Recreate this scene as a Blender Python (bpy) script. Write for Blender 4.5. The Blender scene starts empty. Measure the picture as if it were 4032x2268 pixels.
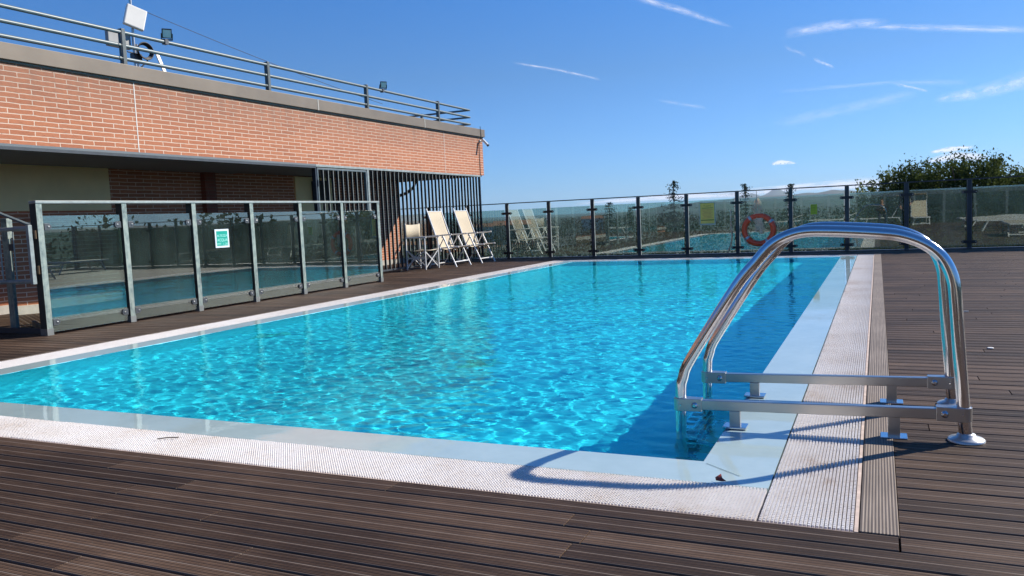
import bpy, math, random
import numpy as np
from mathutils import Vector, Matrix, Euler
random.seed(7); rng = np.random.default_rng(7)
S = bpy.context.scene
COL = S.collection
R = math.radians

# ------------------------------------------------------------------ camera
CAMH = 1.05
yaw, pitch, roll = -0.42926461, 0.08681674, -0.04467516
fwd = Vector((math.sin(yaw)*math.cos(pitch), math.cos(yaw)*math.cos(pitch), -math.sin(pitch)))
rt = Vector((math.cos(yaw), -math.sin(yaw), 0))
up = rt.cross(fwd)
r2 = math.cos(roll)*rt + math.sin(roll)*up
u2 = -math.sin(roll)*rt + math.cos(roll)*up
cam_d = bpy.data.cameras.new('camera'); cam = bpy.data.objects.new('camera', cam_d); COL.objects.link(cam)
M = Matrix((r2, u2, -fwd)).transposed().to_4x4(); M.translation = Vector((0, 0, CAMH))
cam.matrix_world = M
cam_d.sensor_width = 36; cam_d.lens = 36*3162.54/4032
cam_d.clip_start = 0.02; cam_d.clip_end = 120000
S.camera = cam

# ------------------------------------------------------------------ sky, sun, exposure
SUN = Vector((1.035, 1.08, 1.0)).normalized()          # towards the sun
w = bpy.data.worlds.new('World'); S.world = w; w.use_nodes = True
nt = w.node_tree; nt.nodes.clear()
sky = nt.nodes.new('ShaderNodeTexSky'); sky.sky_type = 'NISHITA'; sky.sun_disc = False
sky.sun_elevation = math.asin(SUN.z); sky.sun_rotation = math.atan2(SUN.x, SUN.y)
sky.altitude = 200; sky.air_density = 1.15; sky.dust_density = 0.25; sky.ozone_density = 3.2
bg = nt.nodes.new('ShaderNodeBackground'); bg.inputs[1].default_value = 0.085
out = nt.nodes.new('ShaderNodeOutputWorld')
tcw = nt.nodes.new('ShaderNodeTexCoord'); spw = nt.nodes.new('ShaderNodeSeparateXYZ'); nt.links.new(tcw.outputs['Generated'], spw.inputs[0])
rmp = nt.nodes.new('ShaderNodeValToRGB'); nt.links.new(spw.outputs[2], rmp.inputs[0]); els = rmp.color_ramp.elements
while len(els) < 5: els.new(.5)
for e_, (p_, c_) in zip(els, ((0.0, (.15, .345, .74)), (.05, (.155, .325, .66)), (.17, (.16, .295, .49)), (.35, (.095, .325, .61)), (1.0, (.15, .34, .56)))): e_.position = p_; e_.color = (*c_, 1)
mxw = nt.nodes.new('ShaderNodeVectorMath'); mxw.operation = 'MULTIPLY'; nt.links.new(sky.outputs[0], mxw.inputs[0]); nt.links.new(rmp.outputs[0], mxw.inputs[1])
scw = nt.nodes.new('ShaderNodeVectorMath'); scw.operation = 'SCALE'; scw.inputs['Scale'].default_value = 2.0; nt.links.new(mxw.outputs[0], scw.inputs[0])
nt.links.new(scw.outputs[0], bg.inputs[0]); nt.links.new(bg.outputs[0], out.inputs[0])
sd = bpy.data.lights.new('sun', 'SUN'); sun = bpy.data.objects.new('sun', sd); COL.objects.link(sun)
sd.energy = 5.0; sd.angle = R(0.53); sd.color = (1.0, 0.93, 0.825)
sun.rotation_euler = SUN.to_track_quat('Z', 'Y').to_euler()
sd.cycles.is_caustics_light = True
S.view_settings.view_transform = 'Standard'; S.view_settings.look = 'None'
S.view_settings.exposure = 0.52; S.view_settings.gamma = 1
S.cycles.use_denoising = True
S.cycles.max_bounces = 10; S.cycles.transparent_max_bounces = 24
S.cycles.transmission_bounces = 8; S.cycles.glossy_bounces = 5; S.cycles.diffuse_bounces = 4
S.cycles.sample_clamp_indirect = 6; S.cycles.caustics_reflective = False; S.cycles.caustics_refractive = True

# ------------------------------------------------------------------ mesh helpers
ABS = set()      # things whose parts are written in scene coordinates
class MB:
    def __init__(s): s.v = []; s.f = []; s.sm = []; s.mi = []
    def add(s, vs, fs, smooth=False, mi=0):
        o = len(s.v); s.v += [tuple(v) for v in vs]
        for f in fs: s.f.append(tuple(i+o for i in f)); s.sm.append(smooth); s.mi.append(mi)
        return s
    def box(s, x0, x1, y0, y1, z0, z1, mi=0):
        vs = [(x, y, z) for x in (x0, x1) for y in (y0, y1) for z in (z0, z1)]
        return s.add(vs, [(0,1,3,2),(4,6,7,5),(0,4,5,1),(2,3,7,6),(0,2,6,4),(1,5,7,3)], mi=mi)
    def faced(s, x0, x1, y0, y1, z0, z1):      # box whose +x face takes the second material
        vs = [(x, y, z) for x in (x0, x1) for y in (y0, y1) for z in (z0, z1)]
        s.add(vs, [(0,1,3,2),(0,4,5,1),(2,3,7,6),(0,2,6,4),(1,5,7,3)], mi=0); return s.add(vs, [(4,6,7,5)], mi=1)
    def obox(s, c, ax, ay, az, mi=0):          # oriented box: centre and three half-extent vectors
        c, ax, ay, az = map(Vector, (c, ax, ay, az))
        vs = [c+i*ax+j*ay+k*az for i in (-1, 1) for j in (-1, 1) for k in (-1, 1)]
        return s.add(vs, [(0,1,3,2),(4,6,7,5),(0,4,5,1),(2,3,7,6),(0,2,6,4),(1,5,7,3)], mi=mi)
    def bar(s, a, b, wx, wy, side=(0, 0, 1), mi=0):   # rectangular bar from a to b
        a, b = Vector(a), Vector(b); d = (b-a)
        q = Vector(side); sx = d.cross(q)
        if sx.length < 1e-6: sx = d.cross(Vector((1, 0, 0)))
        sx.normalize(); sy = sx.cross(d).normalized()
        return s.obox((a+b)/2, d/2, sx*wx/2, sy*wy/2, mi)
    def tube(s, pts, r, n=12, cap=True, closed=False, mi=0):
        pts = [Vector(p) for p in pts]; m = len(pts)
        rr = r if isinstance(r, (list, tuple)) else [r]*m
        vs = []; prev = None
        for i, p in enumerate(pts):
            if closed: t = (pts[(i+1) % m]-pts[i-1])
            else: t = (pts[min(i+1, m-1)]-pts[max(i-1, 0)])
            t.normalize()
            if prev is None:
                a = Vector((0, 0, 1)) if abs(t.z) < .9 else Vector((1, 0, 0))
                nrm = t.cross(a).normalized()
            else: nrm = (prev-prev.dot(t)*t).normalized()
            prev = nrm; bn = t.cross(nrm)
            for k in range(n):
                an = 2*math.pi*k/n; vs.append(p+rr[i]*(math.cos(an)*nrm+math.sin(an)*bn))
        fs = []
        for i in range(m if closed else m-1):
            j = (i+1) % m
            for k in range(n): fs.append((i*n+k, i*n+(k+1) % n, j*n+(k+1) % n, j*n+k))
        s.add(vs, fs, True, mi)
        if cap and not closed:
            s.add(vs[:n], [tuple(reversed(range(n)))], False, mi); s.add(vs[-n:], [tuple(range(n))], False, mi)
        return s
    def lathe(s, c, prof, n=24, axis='z', mi=0):
        c = Vector(c); vs = []; fs = []
        for r, h in prof:
            for k in range(n):
                a = 2*math.pi*k/n; x, y = r*math.cos(a), r*math.sin(a)
                vs.append(c+Vector({'z': (x, y, h), 'x': (h, x, y), 'y': (x, h, y)}[axis]))
        for i in range(len(prof)-1):
            for k in range(n): fs.append((i*n+k, i*n+(k+1) % n, (i+1)*n+(k+1) % n, (i+1)*n+k))
        s.add(vs, fs, True, mi)
        s.add(vs[:n], [tuple(reversed(range(n)))], False, mi); s.add(vs[-n:], [tuple(range(n))], False, mi)
        return s
    def build(s, name, mat, parent=None, bevel=0, loc=None):
        me = bpy.data.meshes.new(name); me.from_pydata(s.v, [], s.f)
        me.polygons.foreach_set('use_smooth', s.sm)
        mats = mat if isinstance(mat, (list, tuple)) else [mat]
        for m in mats: me.materials.append(m)
        me.polygons.foreach_set('material_index', s.mi)
        me.update()
        o = bpy.data.objects.new(name, me); COL.objects.link(o)
        if parent is not None:
            o.parent = parent; root = parent
            while root.parent: root = root.parent
            if root.name in ABS: me.transform(Matrix.Translation(-root.location))
        if loc: o.location = loc
        if bevel:
            b = o.modifiers.new('bevel', 'BEVEL'); b.width = bevel; b.segments = 2; b.limit_method = 'ANGLE'
        return o

def fillet(pts, r, n=6):
    pts = [Vector(p) for p in pts]; res = [pts[0]]
    for i in range(1, len(pts)-1):
        a, b, c = pts[i-1], pts[i], pts[i+1]
        rr = min(r, (a-b).length*.49, (c-b).length*.49)
        p0 = b+(a-b).normalized()*rr; p1 = b+(c-b).normalized()*rr
        for k in range(n+1):
            t = k/n; res.append((1-t)**2*p0+2*t*(1-t)*b+t*t*p1)
    res.append(pts[-1]); return res

def npmesh(name, V, F, mat, smooth=False, attr=None, parent=None):
    me = bpy.data.meshes.new(name)
    V = np.asarray(V, np.float32); F = np.asarray(F, np.int32); k = F.shape[1]
    me.vertices.add(len(V)); me.vertices.foreach_set('co', V.ravel())
    me.loops.add(F.size); me.loops.foreach_set('vertex_index', F.ravel())
    me.polygons.add(len(F)); me.polygons.foreach_set('loop_start', np.arange(len(F), dtype=np.int32)*k)
    me.polygons.foreach_set('use_smooth', np.full(len(F), smooth))
    if attr is not None:
        for nme, arr in attr.items():
            at = me.attributes.new(nme, 'FLOAT', 'POINT'); at.data.foreach_set('value', np.asarray(arr, np.float32))
    me.materials.append(mat); me.update(calc_edges=True); me.validate()
    o = bpy.data.objects.new(name, me); COL.objects.link(o)
    if parent is not None: o.parent = parent
    return o

def tag(o, label=None, cat=None, group=None, kind=None):
    if label: o['label'] = label
    if cat: o['category'] = cat
    if group: o['group'] = group
    if kind: o['kind'] = kind
    return o
def thing(name, label, cat, loc=(0, 0, 0), rz=0, group=None):
    o = bpy.data.objects.new(name, None); COL.objects.link(o)
    o.empty_display_size = .2; o.location = loc; o.rotation_euler = (0, 0, rz)
    return tag(o, label, cat, group)
def dup(root, loc, rz=None, label=None, group=None, scale=None):
    r = root.copy(); COL.objects.link(r); r.location = loc
    if rz is not None: r.rotation_euler = (0, 0, rz)
    if scale: r.scale = scale if hasattr(scale, '__len__') else (scale,)*3
    if label: r['label'] = label
    if group: r['group'] = group
    for ch in list(root.children):
        c = ch.copy(); COL.objects.link(c); c.parent = r
        for g in list(ch.children):
            d = g.copy(); COL.objects.link(d); d.parent = c
    return r

# ------------------------------------------------------------------ materials
class NT:
    def __init__(s, name):
        s.m = bpy.data.materials.new(name); s.m.use_nodes = True; s.t = s.m.node_tree; s.t.nodes.clear()
        s.out = s.n('ShaderNodeOutputMaterial')
    def n(s, typ, **kw):
        x = s.t.nodes.new(typ)
        for k, v in kw.items(): setattr(x, k, v)
        return x
    def l(s, a, b): s.t.links.new(a, b)
    def val(s, sock, v):
        if isinstance(v, bpy.types.NodeSocket): s.l(v, sock)
        elif v is not None: sock.default_value = v
    def math(s, op, a, b=None, c=None, clamp=False):
        x = s.n('ShaderNodeMath', operation=op); x.use_clamp = clamp
        s.val(x.inputs[0], a); s.val(x.inputs[1], b); s.val(x.inputs[2], c)
        return x.outputs[0]
    def coord(s, scale=(1, 1, 1), rot=(0, 0, 0), loc=(0, 0, 0), kind='Object'):
        c = s.n('ShaderNodeTexCoord'); mp = s.n('ShaderNodeMapping')
        mp.inputs['Scale'].default_value = scale; mp.inputs['Rotation'].default_value = rot; mp.inputs['Location'].default_value = loc
        s.l(c.outputs[kind], mp.inputs[0]); return mp.outputs[0]
    def noise(s, vec, scale, detail=4, rough=.55):
        x = s.n('ShaderNodeTexNoise'); s.l(vec, x.inputs['Vector']); x.inputs['Scale'].default_value = scale
        x.inputs['Detail'].default_value = detail; x.inputs['Roughness'].default_value = rough; return x.outputs['Fac']
    def ramp(s, f, stops, interp='LINEAR'):
        x = s.n('ShaderNodeValToRGB'); s.val(x.inputs[0], f); x.color_ramp.interpolation = interp
        el = x.color_ramp.elements
        while len(el) < len(stops): el.new(.5)
        for e, (p, c) in zip(el, stops): e.position = p; e.color = (*c, 1) if len(c) == 3 else c
        return x.outputs[0]
    def mix(s, f, a, b, mode='MIX'):
        x = s.n('ShaderNodeMix', data_type='RGBA', blend_type=mode)
        s.val(x.inputs[0], f)
        for sk, v in ((x.inputs[6], a), (x.inputs[7], b)):
            s.val(sk, v if not isinstance(v, tuple) or len(v) == 4 else (*v, 1))
        return x.outputs[2]
    def bump(s, h, strength=.3, dist=.01, prev=None):
        x = s.n('ShaderNodeBump'); s.val(x.inputs['Height'], h); x.inputs['Strength'].default_value = strength
        x.inputs['Distance'].default_value = dist
        if prev is not None: s.l(prev, x.inputs['Normal'])
        return x.outputs[0]
    def bsdf(s, color, rough=.5, metal=0, normal=None, **kw):
        b = s.n('ShaderNodeBsdfPrincipled')
        s.val(b.inputs['Base Color'], color if not isinstance(color, tuple) or len(color) == 4 else (*color, 1))
        s.val(b.inputs['Roughness'], rough); s.val(b.inputs['Metallic'], metal)
        if normal is not None: s.l(normal, b.inputs['Normal'])
        for k, v in kw.items():
            v = (*v, 1) if isinstance(v, tuple) and len(v) == 3 and 'Color' in k else v
            s.val(b.inputs[k.replace('_', ' ')], v)
        s.l(b.outputs[0], s.out.inputs[0]); return b

def plain(name, color, rough=.5, metal=0, var=.12, nscale=8, bumpn=0, bscale=60):
    t = NT(name); c = t.coord()
    n = t.noise(c, nscale, 5)
    lo = tuple(max(0, x*(1-var)) for x in color); hi = tuple(min(1, x*(1+var)) for x in color)
    colr = t.ramp(n, [(.3, lo), (.7, hi)])
    r = t.math('MULTIPLY_ADD', n, .15, rough-.07)
    nm = t.bump(t.noise(c, bscale, 3), bumpn, .004) if bumpn else None
    t.bsdf(colr, r, metal, nm); return t.m

def m_deck():
    t = NT('weathered_decking'); c = t.coord()
    at = t.n('ShaderNodeAttribute'); at.attribute_name = 'tone'
    sep = t.n('ShaderNodeSeparateXYZ'); t.l(c, sep.inputs[0])
    st = t.coord(scale=(1.2, 26, 1)); big = t.noise(t.coord(), 1.1, 5, .6)
    grain = t.noise(st, 3.2, 6, .65)
    fine = t.noise(t.coord(scale=(4, 90, 1)), 3, 4, .7)
    f = t.math('MULTIPLY_ADD', at.outputs['Fac'], .55, t.math('MULTIPLY', grain, .5))
    f = t.math('ADD', f, t.math('MULTIPLY_ADD', fine, .42, -.21))
    f = t.math('MULTIPLY_ADD', big, .7, t.math('SUBTRACT', f, .37))
    col = t.ramp(f, [(.12, (.013, .007, .0045)), (.42, (.046, .0262, .0160)), (.68, (.112, .068, .043)), (.95, (.25, .17, .115))])
    v = t.math('FRACT', t.math('DIVIDE', t.math('SUBTRACT', sep.outputs[1], 2.711-.121*60), .121))
    mid = t.math('MAXIMUM', t.math('LESS_THAN', t.math('ABSOLUTE', t.math('SUBTRACT', v, .5)), .024), t.math('MULTIPLY', t.math('GREATER_THAN', t.math('ABSOLUTE', t.math('SUBTRACT', v, .5)), .405), .6))
    col = t.mix(t.math('MULTIPLY', mid, t.math('MULTIPLY_ADD', fine, .9, .12)), col, (.27, .215, .175))
    rib = t.math('SINE', t.math('MULTIPLY', v, 2*math.pi*15))
    col = t.mix(t.math('MULTIPLY', t.math('LESS_THAN', t.math('SINE', t.math('MULTIPLY', v, 2*math.pi*7)), -.6), .62), col, (.012, .008, .006))
    h = t.math('MULTIPLY', rib, t.math('SUBTRACT', 1.0, mid))
    h = t.math('ADD', h, t.math('MULTIPLY', mid, 1.6))
    nm = t.bump(h, .45, .0012); nm = t.bump(grain, .35, .004, nm)
    rough = t.math('MULTIPLY_ADD', grain, .3, .5)
    t.bsdf(col, rough, 0, nm, Specular_IOR_Level=.16); return t.m
def m_trim():
    t = NT('grey_trim_board'); c = t.coord(); sep = t.n('ShaderNodeSeparateXYZ'); t.l(c, sep.inputs[0])
    g = t.noise(t.coord(scale=(30, 1, 1)), 3, 6, .65); b = t.noise(c, 1.3, 4)
    f = t.math('MULTIPLY_ADD', b, .5, t.math('MULTIPLY', g, .6))
    col = t.ramp(f, [(.3, (.10, .073, .053)), (.55, (.20, .15, .112)), (.8, (.32, .255, .20))])
    rib = t.math('SINE', t.math('MULTIPLY', sep.outputs[0], 2*math.pi/.0105))
    col = t.mix(t.math('MULTIPLY', t.math('LESS_THAN', rib, -.45), .55), col, (.05, .04, .032))
    t.bsdf(col, .7, 0, t.bump(g, .3, .003, t.bump(rib, .5, .0015))); return t.m
def m_brick(name='brick', c1=(.47, .175, .085), c2=(.38, .132, .064), mortar=(.73, .56, .43), flip=False):
    t = NT(name); c = t.coord(); sep = t.n('ShaderNodeSeparateXYZ'); t.l(c, sep.inputs[0])
    cmb = t.n('ShaderNodeCombineXYZ')
    wob = t.noise(c, 5, 3); wob2 = t.noise(c, 14, 2)
    t.l(t.math('ADD', t.math('ADD', sep.outputs[0], sep.outputs[1]), t.math('MULTIPLY', wob2, .016)), cmb.inputs[0])
    t.l(t.math('ADD', sep.outputs[2], t.math('MULTIPLY', wob, .016)), cmb.inputs[1])
    b = t.n('ShaderNodeTexBrick'); t.l(cmb.outputs[0], b.inputs['Vector'])
    b.inputs['Scale'].default_value = 1; b.inputs['Brick Width'].default_value = .325; b.inputs['Row Height'].default_value = .0627
    b.inputs['Mortar Size'].default_value = .0068; b.inputs['Mortar Smooth'].default_value = .25; b.offset = .5
    b.inputs['Color1'].default_value = (*c1, 1); b.inputs['Color2'].default_value = (*c2, 1); b.inputs['Mortar'].default_value = (*mortar, 1)
    b.inputs['Bias'].default_value = -.2
    n1 = t.noise(t.coord(scale=(3, 3, 12)), 4, 5, .65)
    n2 = t.noise(c, .9, 3)
    col = t.mix(t.math('MULTIPLY_ADD', n1, 1.0, -.25, True), b.outputs['Color'], (.93, .86, .82, 1), 'MULTIPLY')
    col = t.mix(.55, col, t.ramp(t.math('ADD', n1, t.math('MULTIPLY_ADD', n2, .5, -.25)), [(.3, (.72, .7, .7)), (.5, (1, 1, 1)), (.75, (1.0, 1.0, 1.0))]), 'MULTIPLY')
    stain = t.math('MULTIPLY', t.noise(t.coord(scale=(1, 2.2, .12)), 3.5, 4, .6), t.math('MULTIPLY_ADD', sep.outputs[2], 1.6, -4.1, True))
    col = t.mix(t.math('MULTIPLY', stain, .9, None, True), col, (.16, .11, .085))
    chips = t.math('GREATER_THAN', t.noise(t.coord(scale=(1, 1.2, 3)), 17, 3, .6), .69)
    col = t.mix(t.math('MULTIPLY', chips, .55), col, (.16, .06, .035))
    nm = t.bump(t.math('MULTIPLY_ADD', b.outputs['Fac'], -1.0, t.math('MULTIPLY', n1, .6)), .7, .006)
    t.bsdf(col, .85, 0, nm); return t.m
def m_metal(name, color, rough, brushed=(1, 1, 1), var=.15):
    t = NT(name); n = t.noise(t.coord(scale=brushed), 20, 5, .6); n2 = t.noise(t.coord(), 6, 4)
    col = t.mix(t.math('MULTIPLY_ADD', n2, .6, -.1), color, tuple(x*(1-var*2) for x in color))
    rr = t.math('ADD', t.math('MULTIPLY_ADD', n, .14, rough-.07), t.math('MULTIPLY_ADD', n2, .12, -.06))
    t.bsdf(col, rr, 1, t.bump(n, .06, .001)); return t.m
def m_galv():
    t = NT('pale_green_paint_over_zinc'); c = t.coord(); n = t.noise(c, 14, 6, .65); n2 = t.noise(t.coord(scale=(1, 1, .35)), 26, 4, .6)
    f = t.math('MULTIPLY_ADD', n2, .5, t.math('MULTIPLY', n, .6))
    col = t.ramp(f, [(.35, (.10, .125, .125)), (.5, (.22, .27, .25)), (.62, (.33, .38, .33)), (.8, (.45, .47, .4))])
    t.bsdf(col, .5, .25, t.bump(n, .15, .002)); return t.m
def m_glass(name, tint, refl=1.7, dust=.035):
    t = NT(name); tr = t.n('ShaderNodeBsdfTransparent'); tr.inputs[0].default_value = (*tint, 1)
    gl = t.n('ShaderNodeBsdfGlossy'); gl.inputs['Roughness'].default_value = .004; gl.inputs['Color'].default_value = (.95, 1, .98, 1)
    c = t.coord(); wv = t.bump(t.noise(c, 1.6, 1), .1, .004); t.l(wv, gl.inputs['Normal'])
    fr = t.n('ShaderNodeFresnel'); fr.inputs[0].default_value = 1.5
    m1 = t.n('ShaderNodeMixShader'); t.l(t.math('MULTIPLY', fr.outputs[0], refl, None, True), m1.inputs[0]); t.l(tr.outputs[0], m1.inputs[1]); t.l(gl.outputs[0], m1.inputs[2])
    di = t.n('ShaderNodeBsdfDiffuse'); di.inputs[0].default_value = (.62, .72, .66, 1)
    tl = t.n('ShaderNodeBsdfTranslucent'); tl.inputs[0].default_value = (.62, .74, .68, 1)
    m2 = t.n('ShaderNodeMixShader'); m2.inputs[0].default_value = .5; t.l(di.outputs[0], m2.inputs[1]); t.l(tl.outputs[0], m2.inputs[2])
    sep = t.n('ShaderNodeSeparateXYZ'); t.l(c, sep.inputs[0])
    low = t.math('MULTIPLY', t.math('SUBTRACT', .55, sep.outputs[2], None, True), .05)
    dn = t.math('MULTIPLY', t.ramp(t.noise(t.coord(scale=(1, 1, .5)), 2.5, 6, .7), [(.35, (.3, .3, .3)), (.75, (1.6, 1.6, 1.6))]), dust)
    m3 = t.n('ShaderNodeMixShader'); t.l(t.math('ADD', dn, low), m3.inputs[0]); t.l(m1.outputs[0], m3.inputs[1]); t.l(m2.outputs[0], m3.inputs[2])
    t.l(m3.outputs[0], t.out.inputs[0]); return t.m
def m_ledge():
    t = NT('wet_liner_ledge'); c = t.coord(); n = t.noise(c, 1.6, 4); n2 = t.noise(c, 12, 5, .6)
    col = t.ramp(t.math('MULTIPLY_ADD', n2, .35, t.math('MULTIPLY', n, .65)), [(.3, (.34, .455, .45)), (.55, (.41, .53, .525)), (.8, (.47, .58, .57))])
    nm = t.bump(t.noise(t.coord(scale=(1, 1.6, 1)), 7, 2), .12, .004)
    b = t.bsdf(col, .5, 0, None, Coat_Weight=1.0, Coat_Roughness=.03, Coat_IOR=1.33); t.l(nm, b.inputs['Coat Normal'])
    return t.m
def m_grate():
    t = NT('white_grating_plastic'); c = t.coord(); n = t.noise(c, 1.7, 5, .62); n2 = t.noise(c, 26, 3)
    f = t.math('MULTIPLY_ADD', n2, .35, t.math('MULTIPLY', n, .75))
    col = t.ramp(f, [(.34, (.60, .50, .41)), (.46, (.76, .71, .66)), (.6, (.82, .79, .76))])
    t.bsdf(col, .45); return t.m
def m_water():
    t = NT('pool_water_surface'); c = t.coord()
    g = t.n('ShaderNodeBsdfGlass'); g.inputs['IOR'].default_value = 1.33; g.inputs['Roughness'].default_value = 0
    g.inputs['Color'].default_value = (.24, .95, 1.0, 1)
    t.l(t.bump(t.noise(t.coord(scale=(1, 1.5, 1)), 26, 2, .5), .30, .0035), g.inputs['Normal'])
    t.l(g.outputs[0], t.out.inputs[0]); return t.m
def m_leaf(name, c1, c2, c3):
    t = NT(name); n = t.noise(t.coord(), 1.1, 3); n2 = t.n('ShaderNodeTexNoise'); t.l(t.coord(), n2.inputs['Vector']); n2.inputs['Scale'].default_value = 9
    oi = t.n('ShaderNodeObjectInfo')
    f = t.math('MULTIPLY_ADD', n2.outputs['Fac'], .6, t.math('MULTIPLY', n, .5))
    f = t.math('ADD', f, t.math('MULTIPLY_ADD', oi.outputs['Random'], .2, -.15))
    col = t.ramp(f, [(.35, c1), (.55, c2), (.75, c3)])
    b = t.n('ShaderNodeBsdfDiffuse'); t.l(col, b.inputs['Color'])
    tl = t.n('ShaderNodeBsdfTranslucent'); t.l(col, tl.inputs[0]); m = t.n('ShaderNodeMixShader'); m.inputs[0].default_value = .4
    t.l(b.outputs[0], m.inputs[1]); t.l(tl.outputs[0], m.inputs[2]); t.l(m.outputs[0], t.out.inputs[0]); return t.m
def m_land():
    t = NT('countryside'); c = t.coord(); n = t.noise(c, .012, 6, .6); n2 = t.noise(c, .0025, 5, .6)
    v = t.n('ShaderNodeTexVoronoi'); v.inputs['Scale'].default_value = .006; t.l(c, v.inputs['Vector'])
    col = t.ramp(t.math('MULTIPLY_ADD', n, .6, t.math('MULTIPLY', n2, .4)), [(.38, (.012, .022, .012)), (.5, (.022, .034, .016)), (.6, (.045, .05, .022)), (.72, (.10, .08, .04))])
    col = t.mix(.25, col, t.mix(1, v.outputs['Color'], (.08, .08, .035), 'MULTIPLY'))
    t.bsdf(col, .95); return t.m
def m_cloud(name, dens=1.0, streak=True):
    t = NT(name)
    uv = t.n('ShaderNodeAttribute'); uv.attribute_name = 'cu'; vv = t.n('ShaderNodeAttribute'); vv.attribute_name = 'cv'
    cmb = t.n('ShaderNodeCombineXYZ'); t.l(uv.outputs['Fac'], cmb.inputs[0]); t.l(vv.outputs['Fac'], cmb.inputs[1])
    oi = t.n('ShaderNodeObjectInfo'); t.l(t.math('MULTIPLY', oi.outputs['Random'], 37.0), cmb.inputs[2])
    mp = t.n('ShaderNodeMapping'); t.l(cmb.outputs[0], mp.inputs[0]); mp.inputs['Scale'].default_value = (7, 2.2, 1) if streak else (5, 3, 1)
    n = t.noise(mp.outputs[0], 1.0, 6, .62)
    ev = t.math('SUBTRACT', 1.0, t.math('ABSOLUTE', t.math('MULTIPLY_ADD', vv.outputs['Fac'], 2.0, -1.0)))
    eu = t.math('MULTIPLY', t.math('MULTIPLY', uv.outputs['Fac'], t.math('SUBTRACT', 1.0, uv.outputs['Fac'])), 6.0, None, True)
    a = t.math('MULTIPLY', t.math('POWER', ev, 1.1), eu)
    a = t.math('MULTIPLY', a, t.math('MULTIPLY_ADD', n, 2.6, -.75, True)); a = t.math('MULTIPLY', a, dens, None, True)
    tr = t.n('ShaderNodeBsdfTransparent'); d = t.n('ShaderNodeBsdfDiffuse'); d.inputs[0].default_value = (.95, .95, .95, 1)
    tl = t.n('ShaderNodeBsdfTranslucent'); tl.inputs[0].default_value = (1, 1, 1, 1)
    m0 = t.n('ShaderNodeMixShader'); m0.inputs[0].default_value = .75; t.l(d.outputs[0], m0.inputs[1]); t.l(tl.outputs[0], m0.inputs[2])
    m = t.n('ShaderNodeMixShader'); t.l(a, m.inputs[0]); t.l(tr.outputs[0], m.inputs[1]); t.l(m0.outputs[0], m.inputs[2]); t.l(m.outputs[0], t.out.inputs[0])
    return t.m

DECK = m_deck(); TRIM = m_trim(); BRICK = m_brick()
BRICKD = m_brick('dark_brick', (.27, .085, .055), (.20, .06, .04), (.2, .12, .09))
STEEL = m_metal('polished_steel', (.66, .66, .67), .13); BRUSH = m_metal('brushed_steel', (.50, .49, .47), .33, (1, 40, 40))
GALV = m_galv(); POSTD = plain('shaded_post_paint', (.022, .034, .038), .5, 0, .3, 14); NAVY = plain('dark_blue_grey_paint', (.017, .026, .036), .38, 0, .25, 12)
GREYP = plain('blue_grey_paint', (.12, .155, .165), .42, .1, .12, 10); DARKP = plain('dark_grey_paint', (.045, .055, .065), .45)
LGREYP = plain('light_grey_green_paint', (.28, .32, .31), .45, .1, .2, 14)
CORN = plain('taupe_metal_flashing', (.17, .137, .103), .5, .2, .1, 2.0)
SOFF = plain('slate_soffit', (.14, .165, .18), .7, 0, .08, 3, .1)
CREAM = plain('cream_plaster', (.92, .72, .39), .9, 0, .08, 2, .15, 90)
WPL = plain('white_plastic', (.82, .78, .70), .45, 0, .05, 6); BLACK = plain('black_plastic', (.012, .012, .013), .5)
GRATE = m_grate(); GUT = plain('gutter_floor', (.24, .20, .18), .9)
LINER = plain('blue_liner', (.52, .90, .995), .7, 0, .02, .8); LEDGE = m_ledge(); WATER = m_water()
GLASSF = m_glass('far_glass', (.70, .82, .79), 3.8, .038); GLASSN = m_glass('near_glass', (.52, .64, .60), 3.9, .028)
ALU = plain('white_painted_aluminium', (.68, .68, .66), .35, .2, .06, 8); CANVAS = plain('cream_canvas', (.53, .45, .325), .9, 0, .08, 30, .3, 300)
LAND = m_land()

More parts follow.
